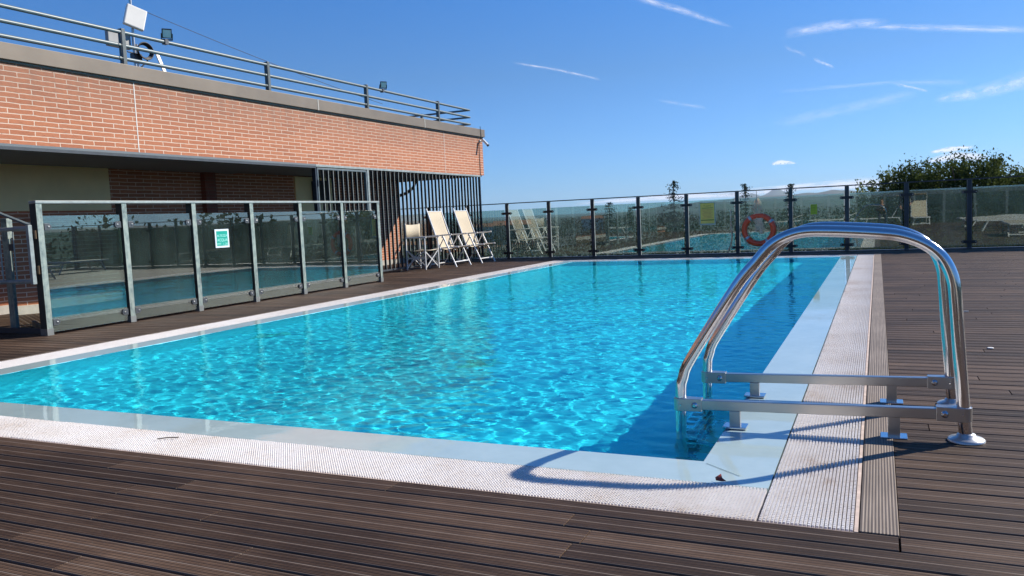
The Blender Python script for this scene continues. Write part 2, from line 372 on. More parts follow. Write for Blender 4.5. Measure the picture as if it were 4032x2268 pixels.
# ------------------------------------------------------------------ setting: land, deck, pool
def terrain():
    az = [-180, -60, -26, -20, -16.7, -13.6, -11, -8, -5.4, -3.6, -2.7, -.7, 2, 8, 30, 90, 180]
    el = [.5, -.1, -.22, -.12, 0, .35, .52, .66, .70, .74, .88, .65, .7, .6, .5, .6, .5]
    az2 = [-180, -11.5, -9.5, -8.3, -7.84, -7.2, -6.9, -6.36, -6.0, -5.4, -4.4, 2, 180]
    el2 = [.1, .1, .55, .85, .96, .74, .82, 1.17, 1.13, .78, .4, .1, .1]
    A = np.concatenate([np.arange(-180, -32, 2), np.arange(-32, 14, .2), np.arange(14, 180, 2)])
    r = np.concatenate([np.linspace(26, 1200, 60), np.geomspace(1260, 14000, 60)])
    AA, RR = np.meshgrid(np.radians(A), r, indexing='ij')
    E1 = np.interp(A, az, el)[:, None]; E2 = np.interp(A, az2, el2)[:, None]
    ss = lambda x: np.clip(x, 0, 1)**2*(3-2*np.clip(x, 0, 1))
    h1 = CAMH+6500*np.tan(np.radians(E1)); h2 = CAMH+11500*np.tan(np.radians(E2))
    bump = (np.sin(AA*160+RR/300)+np.sin(AA*97-RR/170))*.5
    f1 = ss((RR-1500)/5000)**1.6*(1-.75*ss((RR-6500)/1500)); f2 = ss((RR-8500)/3000)*(1-ss((RR-11500)/2000))
    Z = -9+f1*(h1+9)+bump*ss((RR-800)/3000)*6*(1-ss((RR-6000)/1000)*.9); Z = np.maximum(Z, -9+f2*(h2+9)+bump*3*f2)
    V = np.stack([RR*np.sin(AA), RR*np.cos(AA), Z], -1).reshape(-1, 3)
    na, nr = len(A), len(r); i, j = np.meshgrid(np.arange(na), np.arange(nr-1), indexing='ij'); i2 = (i+1) % na
    F = np.stack([i*nr+j, i*nr+j+1, i2*nr+j+1, i2*nr+j], -1).reshape(-1, 4)[:, ::-1]
    tag(npmesh('countryside', V, F, LAND, True), kind='structure')
    tag(MB().box(-60, 60, -60, 60, -9.6, -9.05).build('ground', LAND), kind='structure')
terrain()

X0, X1, Y0, Y1 = -6.99, -.06, 2.711, 17.80            # outer edge of the grating
GX0, GX1, GY0, GY1 = -6.60, -.378, 3.054, 17.46       # inner edge of the grating
BX0, BX1, BY0, BY1 = -6.34, -.673, 3.333, 17.18       # basin
DEPTH = .64; WAVE = .0068
def deck():
    V = []; F = []; T = []
    def board(x0, x1, y0, y1, tone):
        o = len(V); z0, z1 = -.028, random.uniform(-.0008, .0008); b = .0025
        for (x, y, z) in ((x0, y0, z0), (x1, y0, z0), (x1, y1, z0), (x0, y1, z0), (x0, y0, z1-b), (x1, y0, z1-b), (x1, y1, z1-b), (x0, y1, z1-b),
                          (x0+b*.4, y0+b, z1), (x1-b*.4, y0+b, z1), (x1-b*.4, y1-b, z1), (x0+b*.4, y1-b, z1)):
            V.append((x, y, z)); T.append(tone)
        for f in ((0, 1, 5, 4), (1, 2, 6, 5), (2, 3, 7, 6), (3, 0, 4, 7), (4, 5, 9, 8), (5, 6, 10, 9), (6, 7, 11, 10), (7, 4, 8, 11), (8, 9, 10, 11)): F.append([o+q for q in f])
    pit = .121
    for k in range(-40, 140):
        y0 = 2.711+k*pit+.006; y1 = y0+pit-.012
        if y1 > 19.35: break
        segs = [(-13.2, 9.0)] if y1 < 2.72 or y0 > 17.80 else [(-13.2, X0-.03), (.0595, 9.0)]
        if k == -1: segs = [(-13.2, .0575), (.0605, 9.0)]
        for a, b in segs:
            x = a-random.uniform(0, 2) if b-a > 7 else a
            while x < b-.01:
                L = random.choice((1.5, 1.85, 2.1, 2.4))*random.uniform(.9, 1.1)
                e = min(x+L, b)
                if b-e < .25: e = b
                if e > a: board(max(x, a), e-.003, y0, y1, random.gauss(.5, .14))
                x = e
    tag(npmesh('pool_deck', V, F, DECK, attr={'tone': T}), kind='structure')
    sub = MB().box(-13.2, 9, -2.2, Y0-.003, -.25, -.03).box(-13.2, X0-.002, Y0, Y1, -.25, -.03).box(X1+.002, 9, Y0, Y1, -.25, -.03).box(-13.2, 9, Y1+.003, 19.4, -.25, -.03)
    tag(sub.build('deck_base', plain('deck_underside', (.012, .01, .009), .9)), kind='structure')
    tag(MB().box(-.0575, .0575, Y0+.001, Y1, -.02, .003).build('deck_edging', TRIM, bevel=.002), kind='structure')
    tag(MB().box(X0-.027, X0-.004, Y0+.001, Y1, -.02, .002).build('deck_edging', TRIM), kind='structure')
    te = MB().box(-13.2, 9.2, -2.3, 19.42, -8.9, -DEPTH-.1)
    for a, b, c, d_ in ((-13.2, 9.2, -2.3, Y0, ), (-13.2, 9.2, Y1, 19.42), (-13.2, X0, Y0, Y1), (X1, 9.2, Y0, Y1)): te.box(a, b, c, d_, -DEPTH-.1, -.26)
    tag(te.build('terrace', CREAM), kind='structure')
deck()
def pool():
    # basin walls and floor as an open tub
    mb = MB(); z = -DEPTH
    P = [(BX0, BY0), (BX1, BY0), (BX1, BY1), (BX0, BY1)]
    mb.add([(x, y, z) for x, y in P], [(0, 1, 2, 3)])
    for i in range(4):
        a, b = P[i], P[(i+1) % 4]; mb.add([(a[0], a[1], -.008), (b[0], b[1], -.008), (b[0], b[1], z), (a[0], a[1], z)], [(0, 1, 2, 3)])
    o = mb.build('pool_basin', LINER); tag(o, kind='structure'); o.cycles.is_caustics_receiver = True
    led = MB(); zi, zo = -.008, -.003
    I = [(BX0, BY0, zi), (BX1, BY0, zi), (BX1, BY1, zi), (BX0, BY1, zi)]; O = [(GX0, GY0, zo), (GX1, GY0, zo), (GX1, GY1, zo), (GX0, GY1, zo)]
    for i in range(4):
        j = (i+1) % 4; led.add([O[i], O[j], I[j], I[i]], [(0, 1, 2, 3)])
        o1, o2 = O[i], O[j]; led.add([o1, o2, (o2[0], o2[1], -.08), (o1[0], o1[1], -.08)], [(3, 2, 1, 0)])
    tag(led.build('pool_ledge', LEDGE), kind='structure')
    cr_ = MB(); A_, B_ = Vector((-.655, 3.305, -.0055)), Vector((-.50, 3.17, -.003)); cr_.bar(A_, B_, .0022, .0012); tag(cr_.build('liner_weld', plain('weld_line', (.36, .46, .46), .5)), kind='structure')
    g = MB()
    for (a, b, c, d) in ((X0, X1, Y0, GY0-.004), (X0, X1, GY1+.004, Y1), (X0, GX0-.004, GY0-.004, GY1+.004), (GX1+.004, X1, GY0-.004, GY1+.004)):
        g.add([(a, c, -.022), (b, c, -.022), (b, d, -.022), (a, d, -.022)], [(0, 1, 2, 3)])
    tag(g.build('overflow_channel', GUT), kind='structure')
    tag(MB().box(-.0735, -.0615, Y0+.004, Y1, -.02, -.0015).box(X0, -.0740, Y0+.0005, Y0+.0045, -.02, -.004).build('channel_lip', plain('beige_lip', (.60, .47, .38), .7, 0, .25, 14)), kind='structure')
    # grating: rows of little blocks, each its own relief
    def grating(x0, x1, y0, y1, across, label):
        pa, pl = (.0127, .0165) if across == 'x' else (.0149, .0127)
        if across == 'x': na, nl = int((x1-x0)/pa), int((y1-y0)/pl)
        else: na, nl = int((y1-y0)/pa), int((x1-x0)/pl)
        i, j = np.meshgrid(np.arange(na), np.arange(nl), indexing='ij'); i = i.ravel(); j = j.ravel()
        ua = (x1-x0 if across == 'x' else y1-y0)/na; ul = (y1-y0 if across == 'x' else x1-x0)/nl
        ga, gl = (.0008, .0034) if across == 'x' else (.0030, .0008)
        a0 = i*ua+ga; a1 = (i+1)*ua-ga; l0 = j*ul+gl; l1 = (j+1)*ul-gl
        n = len(i); zt = .0+rng.uniform(-.0008, .0008, n)+.0015*np.sin(j*.05)*0
        zt = zt+rng.uniform(-.001, .001, nl//18+2)[j//18]
        V = np.zeros((n, 8, 3)); c = .0018
        for q, (aa, ll, zz) in enumerate(((a0, l0, zt-.016), (a1, l0, zt-.016), (a1, l1, zt-.016), (a0, l1, zt-.016), (a0+c, l0+c, zt), (a1-c, l0+c, zt), (a1-c, l1-c, zt), (a0+c, l1-c, zt))):
            if across == 'x': V[:, q, 0] = x0+aa; V[:, q, 1] = y0+ll
            else: V[:, q, 1] = y0+aa; V[:, q, 0] = x0+ll
            V[:, q, 2] = zz
        fb = np.array([(0, 1, 5, 4), (1, 2, 6, 5), (2, 3, 7, 6), (3, 0, 4, 7), (4, 5, 6, 7)])
        if across != 'x': fb = fb[:, ::-1]
        F = (np.arange(n)*8)[:, None, None]+fb[None]
        o = npmesh('overflow_grating', V.reshape(-1, 3), F.reshape(-1, 4), GRATE)
        bb = MB()                                     # joining ribs under the blocks
        step = ua*1.0
        for q in range(na):
            m = (q+.5)*ua
            if across == 'x': bb.box(x0+m-.0022, x0+m+.0022, y0, y1, -.0165, -.011)
            else: bb.box(x0, x1, y0+m-.0022, y0+m+.0022, -.0165, -.011)
        ro = bb.build('rib', GRATE, o)
        return tag(o, label, 'grating', 'white overflow gratings round the pool')
    grating(X0, GX1-.003, Y0+.006, GY0-.006, 'y', 'white plastic grating between the near pool ledge and the foreground deck')
    grating(GX1+.005, X1-.015, Y0+.008, Y1-.006, 'x', 'white plastic grating along the right side of the pool beside the grey trim board')
    grating(X0+.006, GX0-.006, GY0, GY1, 'x', 'white plastic grating along the left pool edge in front of the glass fence')
    grating(X0, GX1-.003, GY1+.006, Y1-.006, 'y', 'white plastic grating at the far end of the pool below the fence')
    # water
    d = .0155
    xs = np.arange(BX0, BX1+d, d); xs[-1] = BX1; ys = np.concatenate([np.arange(BY0, 9, d), np.arange(9, BY1, .021)]); ys[-1] = BY1
    X, Y = np.meshgrid(xs, ys, indexing='ij'); Z = np.zeros_like(X)
    for _ in range(44):
        lam = float(np.exp(rng.uniform(np.log(.060), np.log(.21)))); th = rng.normal(.9, 1.1)
        am = WAVE*lam**1.7*rng.uniform(.5, 1.0)
        k = 2*math.pi/lam; Z += am*np.sin(k*(math.cos(th)*X+math.sin(th)*Y)+rng.uniform(0, 6.28)+1.1*np.sin(k*.21*(X*math.sin(th)-Y*math.cos(th))+_))
    for _ in range(6):
        lam = rng.uniform(.6, 1.6); th = rng.uniform(0, 6.28); Z += .0009*np.sin(2*math.pi/lam*(math.cos(th)*X+math.sin(th)*Y)+_)
    calm = 1-.35*np.clip((-X-3.5)/3, 0, 1); Z = Z*calm-.010
    V = np.stack([X, Y, Z], -1).reshape(-1, 3); nx, ny = X.shape
    i, j = np.meshgrid(np.arange(nx-1), np.arange(ny-1), indexing='ij')
    F = np.stack([i*ny+j, (i+1)*ny+j, (i+1)*ny+j+1, i*ny+j+1], -1).reshape(-1, 4)
    wo = npmesh('water', V, F, WATER, True); tag(wo, kind='structure'); wo.cycles.is_caustics_caster = True
pool()
# ------------------------------------------------------------------ brick building with roof terrace
FX = -9.43
def building():
    b = thing('brick_building', 'long brick building with flat roof, overhanging upper storey beside the pool', 'building', (-12, 8, 0)); ABS.add(b.name)
    MB().box(-20, FX, -9, 19.15, 2.2, 3.16).build('parapet_wall', BRICK, b)
    j = MB().box(FX, FX+.003, 8.235, 8.25, 2.2, 3.16); j.build('expansion_joint', plain('white_sealant', (.72, .68, .62), .8), b)
    MB().box(FX, FX+.003, 17.07, 17.08, 2.2, 3.16).build('expansion_joint', bpy.data.materials['white_sealant'], b)
    f = MB().box(-20, FX+.055, -9, 19.20, 3.19, 3.385).box(-20, FX+.02, -9, 19.16, 3.16, 3.19)
    f.build('flashing', CORN, b, bevel=.004)
    tp = plain('pale_flashing_tape', (.33, .31, .27), .6)
    for y in (4.6, 12.25, 16.1): MB().box(FX+.055, FX+.059, y, y+.035, 3.187, 3.387).build('flashing_joint', tp, b)
    MB().box(-13, FX+.012, -9, 12.13, 2.15, 2.2).box(-13, FX-.06, 12.13, 19.13, 2.17, 2.2).build('soffit', SOFF, b)
    MB().box(FX-.045, FX+.022, -9, 12.13, 2.128, 2.168).build('soffit_trim', DARKP, b)
    MB().box(-20, -11.47, -9, 18.15, -.2, 2.19).build('ground_floor_wall', BRICK, b)
    MB().box(-11.47, -11.36, 11.35, 11.62, -.02, 2.15).build('pilaster', BRICKD, b)
    MB().box(-11.47, -11.43, -9, 9.35, 1.47, 2.15).build('plaster_panel', CREAM, b)
    MB().box(-11.47, -11.43, 13.99, 15.35, .6, 2.15).build('plaster_panel', CREAM, b)
    MB().box(-11.47, -11.38, -9, 18.15, 0, .12).build('plinth', plain('pale_stone', (.42, .39, .34), .8), b)
    MB().tube([(-11.46, 18.1, 1.75), (-11.2, 18.12, 1.82), (-11.0, 18.14, 1.95), (-10.9, 18.15, 2.16)], .04, 8).build('bracket', NAVY, b)
    sp = thing('loudspeaker', 'black box loudspeaker hung on the shaded wall behind the slatted screen', 'speaker', (-11.36, 14.68, 1.85)); ABS.add(sp.name)
    MB().box(-11.42, -11.18, 14.52, 14.86, 1.62, 2.06).build('cabinet', BLACK, sp, bevel=.01)
    MB().box(-11.178, -11.172, 14.55, 14.83, 1.65, 2.03).build('grille', plain('speaker_grille', (.03, .03, .03), .8), sp)
building()

RAILD = plain('dark_railing_post', (.075, .095, .10), .45, .1, .15, 10)
def railing():
    t = thing('roof_railing', 'blue-grey steel railing with three round rails along the brick roof edge', 'railing', (-9.5, 8, 3.385)); ABS.add(t.name)
    x = -9.5; end = 18.62
    for y in (2.34, 5.26, 8.18, 11.10, 14.04, 16.99):
        MB().box(x-.045, x+.03, y-.03, y+.03, 3.385, 3.895).build('post', RAILD, t, bevel=.004)
        if y > 5: MB().box(x-.09, x+.06, y-.06, y+.06, 3.385, 3.397).build('base_plate', GREYP, t)
    for z in (3.845, 3.665, 3.487):
        MB().tube([(x, 1, z), (x, end, z)], .026, 14).build('rail', GREYP, t)
        MB().tube([(x-.002, end-.002, z), (-13.5, end-.002, z)], .024, 12).build('side_rail', GREYP, t)
    for xx in (-10.9, -12.6): MB().box(xx-.03, xx+.03, end-.05, end+.02, 3.385, 3.88).build('post', GREYP, t)
    for y in (8.18, 11.10, 14.04): MB().tube(fillet([(x+.04, y-.05, 3.84), (x+.05, y-.07, 3.76), (x+.045, y-.06, 3.66), (x+.05, y-.075, 3.56), (x+.03, y-.05, 3.40)], .03, 3), .005, 5).build('cable', BLACK, t)
railing()
def flood(y, label, s=1.0):
    t = thing('floodlight', label, 'floodlight', (-9.5, y, 3.87), 0, 'floodlights clamped to the roof railing')
    n = Vector((.72, -.55, -.42)).normalized(); u = n.cross(Vector((0, 0, 1))).normalized(); v = u.cross(n)
    c = Vector((0.02, .02, .10*s))
    MB().obox(c, u*.068*s, v*.068*s, n*.016).build('housing', BLACK, t, bevel=.004)
    MB().obox(c+n*.0175, u*.055*s, v*.055*s, n*.0015).build('lens', plain('floodlight_glass', (.74, .80, .74), .35), t)
    MB().bar(c-u*.075*s-n*.0, c-u*.075*s-v*.09, .012, .02).bar(c+u*.075*s, c+u*.075*s-v*.09, .012, .02).bar(c-u*.078*s-v*.09, c+u*.078*s-v*.09, .012, .02).build('bracket', BLACK, t)
    MB().box(-.035, .035, -.03, .03, -.06, .012).build('clamp', DARKP, t)
flood(8.93, 'black floodlight with pale square lens beside the antenna mast', 1.0)
flood(14.63, 'small black floodlight on the top rail far along the roof', 1.0)
def mast():
    x, y = -10.3, 9.07
    t = thing('antenna_mast', 'steel mast on the roof carrying a white panel antenna and cable coil', 'antenna', (x, y, 3.385)); ABS.add(t.name)
    MB().tube([(x, y, 3.385), (x, y, 5.0)], .022, 12).tube([(x+.0, y+.06, 3.385), (x, y+.05, 3.95)], .018, 10).build('pole', BRUSH, t)
    n = Vector((.93, -.34, .13)).normalized(); u = Vector((.34, .93, 0)).normalized(); v = n.cross(u)*-1
    if v.z < 0: v = -v
    u = (u-.0*v).normalized(); c = Vector((x+.06, y+.01, 4.33))
    rot = Matrix.Rotation(R(-17), 3, n); u = rot@u; v = rot@v
    MB().obox(c, u*.150, v*.165, n*.035).build('panel_antenna', WPL, t, bevel=.015)
    MB().obox(c-n*.05, u*.04, v*.10, n*.03).build('antenna_mount', DARKP, t)
    MB().box(x-.10, x-.03, y-.42, y-.02, 3.86, 4.08).build('junction_box', plain('grey_box', (.30, .31, .30), .6), t, bevel=.01)
    cc = MB()
    for k in range(5):
        pts = [(x+.05+.012*k, y+.13+(.12+.006*k)*math.cos(a), 3.85+(.10+.007*k)*math.sin(a)) for a in np.linspace(0, 2*math.pi, 22)[:-1]]
        cc.tube(pts, .009, 5, closed=True)
    cc.tube(fillet([(x+.04, y-.16, 3.80), (x+.04, y+.02, 3.79), (x+.06, y+.2, 3.73), (x+.05, y+.06, 3.60)], .05), .010, 6)
    cc.build('cable_coil', BLACK, t)
    MB().box(x-.04, x+.04, y-.05, y+.1, 3.68, 3.80).build('clamp', DARKP, t)
    p = MB().bar((-10.3, 9.50, 3.86), (-10.2, 9.62, 3.39), .055, .02, (1, 0, 0))
    tag(p.build('white_board', WPL), 'narrow white board leaning on the roof right of the antenna mast', 'board')
    pts = []
    A, B = Vector((x, y, 4.52)), Vector((-9.62, 14.8, 3.60))
    for k in range(25):
        f = k/24; q = A.lerp(B, f); q.z -= .10*4*f*(1-f)*.5; pts.append(q)
    tag(MB().tube(pts, .005, 5).build('overhead_cable', BLACK), 'thin black cable running from the mast down to the roof railing', 'cable')
mast()
def cctv():
    t = thing('security_camera', 'small white bullet camera on the top corner of the brick wall', 'security camera', (FX, 18.98, 3.08)); ABS.add(t.name)
    x, y = FX, 18.98
    MB().lathe((x+.012, y, 3.08), [(.035, -.01), (.035, .012), (.02, .02)], 14, 'x').tube([(x+.02, y, 3.08), (x+.11, y+.02, 3.07)], .012, 8).build('bracket', WPL, t)
    d = Vector((.34, .10, -.40)).normalized(); a = Vector((x+.09, y-.01, 3.12))
    MB().tube([a, a+d*.22], .032, 12).build('body', WPL, t)
    MB().tube([a+d*.2, a+d*.235], .034, 12).build('lens', BLACK, t)
    c = MB()
    for k, dy in enumerate((-.06, -.03)):
        c.tube([(x+.06, y+dy, 3.45), (x+.065, y+dy*.5, 3.2), (x+.01, y+dy, 3.05), (x+.006, y+dy-.01, 2.6), (x+.006, y+dy, 2.2)], .004, 5)
    c.build('cable', DARKP, t)
cctv()

def screen():
    t = thing('slatted_screen', 'dark metal screen of vertical slats under the brick overhang', 'screen', (FX, 15.5, 0)); ABS.add(t.name)
    x0, x1 = FX-.055, FX
    MB().box(x0, x1+.01, 12.14, 18.93, 2.155, 2.198).build('top_rail', LGREYP, t, bevel=.003)
    MB().box(x0, x1, 13.86, 18.93, .05, .085).build('bottom_rail', DARKP, t)
    MB().box(x0-.02, x1+.004, 12.12, 12.165, .0, 2.155).build('frame_post', NAVY, t, bevel=.003)
    MB().box(x0, x1+.004, 13.79, 13.85, 0, 2.155).build('frame_post', LGREYP, t, bevel=.003)
    MB().box(x0, x1, 18.89, 18.93, 0, 2.155).build('frame_post', NAVY, t, bevel=.003)
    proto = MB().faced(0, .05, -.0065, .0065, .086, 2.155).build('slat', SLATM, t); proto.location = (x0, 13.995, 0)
    y = 13.995+.1635
    while y < 18.85:
        c = proto.copy(); COL.objects.link(c); c.parent = t; c.location = (x0, y, 0); y += .1635
    for y in (14.9, 16.6, 18.2): MB().box(x0+.01, x1-.01, y-.02, y+.02, 0, .05).build('foot', BRUSH, t)
    g = thing('slatted_gate', 'tall slatted metal gate at the near end of the dark screen', 'gate', (FX, 12.95, 0)); ABS.add(g.name)
    fr = MB().box(x0, x1, 12.185, 12.215, .06, 2.14).box(x0, x1, 13.74, 13.775, .06, 2.14).box(x0, x1, 12.216, 13.739, 2.105, 2.14).box(x0, x1, 12.216, 13.739, .06, .095)
    fr.build('gate_frame', GREYP, g, bevel=.003)
    for k in range(9):
        y = 12.37+.1525*k
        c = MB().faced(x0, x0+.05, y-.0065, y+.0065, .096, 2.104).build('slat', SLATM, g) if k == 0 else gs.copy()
        if k == 0: gs = c
        else: COL.objects.link(c); c.parent = g; c.location = (0, .1525*k, 0)
    for z in (1.85, .4): MB().tube([(x1+.01, 12.175, z-.06), (x1+.01, 12.175, z+.06)], .012, 8).build('hinge', DARKP, g)
SLATM = [plain('shaded_slat_paint', (.022, .03, .036), .45, 0, .2, 20), plain('sunlit_slat_edge', (.25, .28, .27), .5, 0, .2, 20)]  # shade painted on the slat sides, sunlight on their front edge
screen()

# ------------------------------------------------------------------ glass fences
def ext(pr, h):                                        # extrude helper for a D-shaped clamp, prism along x
    n = len(pr); return [(x, *p) for x in h for p in pr], [tuple(range(n))[::-1], tuple(range(n, 2*n))]+[(i, (i+1) % n, n+(i+1) % n, n+i) for i in range(n)]
def near_fence():
    t = thing('glass_fence', 'near glass panel fence with green posts painted pale on the sunlit side left of the pool', 'fence', (-8.25, 9, 0)); ABS.add(t.name)
    ys = [5.77+1.0775*k for k in range(7)]
    for k, y in enumerate(ys):
        p = MB().faced(-8.305, -8.2, y, y+.068, 0, 1.43).build('post', [POSTD, GALV], t)  # colour carries the light: pale on the sunlit face, dark on shaded faces
        MB().box(-8.309, -8.196, y-.004, y+.072, .002, .075).build('post_shoe', plain('zinc_shoe', (.24, .25, .24), .5, .5) if k == 0 else bpy.data.materials['zinc_shoe'], p)
    MB().box(-8.307, -8.192, 5.765, ys[-1]+.075, 1.431, 1.462).build('top_rail', LGREYP, t, bevel=.004)
    bolt = MB
    for k in range(6):
        a, b = ys[k]+.068+.02, ys[k+1]-.02
        g = MB().box(-8.236, -8.226, a, b, .03, 1.30).build('glass_panel', GLASSN, t)
        for yy, s in ((a-.02, 1), (b+.02, -1)):
            for z in (1.18, .135):
                pr = [(yy+s*.018, z-.036), (yy+s*.066, z-.036)]+[(yy+s*(.066+.036*math.sin(q)), z-.036*math.cos(q)) for q in np.linspace(.3, math.pi-.3, 7)]+[(yy+s*.066, z+.036), (yy+s*.018, z+.036)]
                if s < 0: pr = pr[::-1]
                c = MB(); c.add(*ext(pr, (-8.245, -8.212))); c = c.build('clamp', CLAMPM, t, bevel=.002)
                MB().lathe((-8.212, yy+s*.068, z), [(.012, 0), (.012, .004), (.006, .006)], 10, 'x').build('bolt', BRUSH, c)
    # sign on the third panel
    sg = thing('depth_sign', 'green water depth notice in a white frame on the near glass fence', 'sign', (-8.222, 8.447, .95), group=None); ABS.add(sg.name)
    MB().box(-8.226, -8.221, 8.318, 8.575, .822, 1.076).build('frame', plain('white_card', (.75, .80, .84), .35), sg)
    MB().box(-8.221, -8.2195, 8.344, 8.549, .848, 1.050).build('sheet', plain('teal_sheet', (.0, .36, .27), .4, 0, .06), sg)
    TX = plain('pale_teal_print', (.45, .90, .78), .5)
    for s, z, sz in (('ALTEZZA', .985, .045), ('ACQUA', .925, .056), ('MT. 1,20', .870, .044)):
        text(s, sz, (-8.2190, 8.4465, z), (R(90), 0, R(90)), TX, sg, .19)
def text(s, size, loc, rot, mat, parent, width=None):
    cu = bpy.data.curves.new('lettering', 'FONT'); cu.body = s; cu.size = size; cu.align_x = 'CENTER'; cu.align_y = 'CENTER'; cu.extrude = .0003
    o = bpy.data.objects.new('tmp', cu); COL.objects.link(o); bpy.context.view_layer.update()
    me = bpy.data.meshes.new_from_object(o.evaluated_get(bpy.context.evaluated_depsgraph_get())); bpy.data.objects.remove(o)
    me.materials.clear(); me.materials.append(mat)
    xs = [v.co.x for v in me.vertices]; wd = max(xs)-min(xs)
    o = bpy.data.objects.new('lettering', me); COL.objects.link(o); o.rotation_euler = rot
    if width: o.scale = (width/wd, 1, 1)
    root = parent
    while root.parent: root = root.parent
    o.parent = parent; o.location = Vector(loc)-root.location if root.name in ABS else loc
    return o
CLAMPM = plain('grey_clamp', (.06, .068, .078), .5, .1)
near_fence()
def far_fence():
    t = thing('glass_fence', 'long dark-posted glass fence across the far end of the terrace', 'fence', (-2, 19.1, 0)); ABS.add(t.name)
    Y = 19.08; xs = [-8.79+1.1685*k for k in range(-4, 16)]
    for k, x in enumerate(xs):
        MB().box(x-.042, x+.042, Y, Y+.055, 0, 1.418).build('post', NAVY, t, bevel=.003)
        MB().box(x+.0425, x+.046, Y+.005, Y+.05, .01, 1.41).build('sunlit_post_edge', LGREYP, t)  # pale strip painting sunlight onto the right side of the dark post
        for z in (1.17, .14):
            c = MB()
            pr = [(x-.115+.03*math.sin(q)*-1, z+.03*math.cos(q)) for q in np.linspace(0, math.pi, 7)]+[(x+.115+.03*math.sin(q), z-.03*math.cos(q)) for q in np.linspace(0, math.pi, 7)]
            vs = [(p[0], yy, p[1]) for yy in (Y-.018, Y-.001) for p in pr]; n = len(pr)
            c.add(vs, [tuple(range(n)), tuple(range(n, 2*n))[::-1]]+[(i, n+i, n+(i+1) % n, (i+1) % n) for i in range(n)])
            c = c.build('clamp', BLACK, t)
            MB().lathe((x-.12, Y-.023, z), [(.009, 0), (.009, .005)], 8, 'y').lathe((x+.12, Y-.023, z), [(.009, 0), (.009, .005)], 8, 'y').build('bolt', BRUSH, c)
    for a, b in zip(xs, xs[1:]): MB().box(a+.062, b-.062, Y+.002, Y+.012, .045, 1.266).build('glass_panel', GLASSF, t)
    MB().box(xs[0], xs[-1], Y-.004, Y+.06, 1.4195, 1.443).build('top_rail', NAVY, t, bevel=.003)
    MB().box(xs[0], xs[-1], Y-.06, Y+.09, .002, .016).build('base_strip', DARKP, t)
far_fence()
def side_fence(name_label, p, q, n):
    t = thing('glass_fence', name_label, 'fence', ((p[0]+q[0])/2, (p[1]+q[1])/2, 0)); ABS.add(t.name)
    P, Q = Vector((*p, 0)), Vector((*q, 0)); d = (Q-P)/n; dn = d.normalized(); s = Vector((-dn.y, dn.x, 0))
    for k in range(n+1):
        c = P+d*k; MB().obox(c+Vector((0, 0, .71)), dn*.04, s*.025, Vector((0, 0, .71))).build('post', GREYP, t)
    for k in range(n):
        a = P+d*k+dn*.06; b = P+d*(k+1)-dn*.06; MB().obox((a+b)/2+Vector((0, 0, .65)), (b-a)/2, s*.005, Vector((0, 0, .61))).build('glass_panel', GLASSF, t)
    MB().obox((P+Q)/2+Vector((0, 0, 1.432)), (Q-P)/2, s*.03, Vector((0, 0, .012))).build('top_rail', GREYP, t)
side_fence('glass fence behind the sun loungers along the near edge of the terrace', (-8, -2.1), (8.6, -2.1), 14)
side_fence('glass fence along the right edge of the terrace deck', (8.6, -2.0), (8.6, 18.9), 18)
def gate():
    t = thing('small_gate', 'pale grey tube gate hinged on the first post of the near glass fence', 'gate', (-8.3, 5.7, 0)); ABS.add(t.name)
    Y = 5.7; xa, xb = -8.245, -9.35; zt, zb = 1.172, .60
    MB().tube([(xa-.01, Y, zt), (xb, Y-.03, zt-.012)], .022, 12).tube([(xa-.01, Y, zb), (xb, Y-.03, zb-.008)], .022, 12).box(xa-.022, xa+.022, Y-.022, Y+.022, zb-.03, zt+.03).box(xb-.02, xb+.02, Y-.052, Y-.01, zb-.04, zt+.02).build('gate_frame', LGREYP, t, bevel=.002)
    for x in (-8.5, -8.73, -8.96, -9.18): MB().tube([(x, Y-.008, zb), (x, Y-.008, zt)], .007, 8).build('bar', LGREYP, t)
    for z in (1.10, .72): MB().tube([(-8.215, 5.745, z-.045), (-8.215, 5.745, z+.045)], .013, 10).build('hinge', plain('bronze_hinge', (.22, .13, .07), .35, .7) if z > 1 else bpy.data.materials['bronze_hinge'], t)
    f = thing('glass_fence', 'short glass fence behind the small gate at the left edge', 'fence', (-8.8, 6.0, 0)); ABS.add(f.name)
    MB().box(-9.205, -9.10, 6.03, 6.10, 0, 1.30).build('post', GALV, f, bevel=.003)
    a, b = Vector((-8.33, 5.86, 0)), Vector((-9.09, 6.05, 0)); s = (b-a).cross(Vector((0, 0, 1))).normalized()
    MB().obox((a+b)/2+Vector((0, 0, .55)), (b-a)/2, s*.005, Vector((0, 0, .53))).build('glass_panel', GLASSN, f)
    MB().box(-9.08, -8.99, 6.01, 6.04, .93, 1.01).build('clamp', CLAMPM, f, bevel=.01)
    MB().bar((-8.36, 5.95, 1.14), (-9.6, 6.0, 1.50), .05, .022).build('sloping_handrail', GREYP, f, bevel=.003)
    MB().obox((-8.9, 5.86, .035), (.62, .02, 0), (0, .02, 0), (0, 0, .03)).build('step_shadow_rail', DARKP, f)  # dark bar added to stand for the shadow line of the step edge
gate()

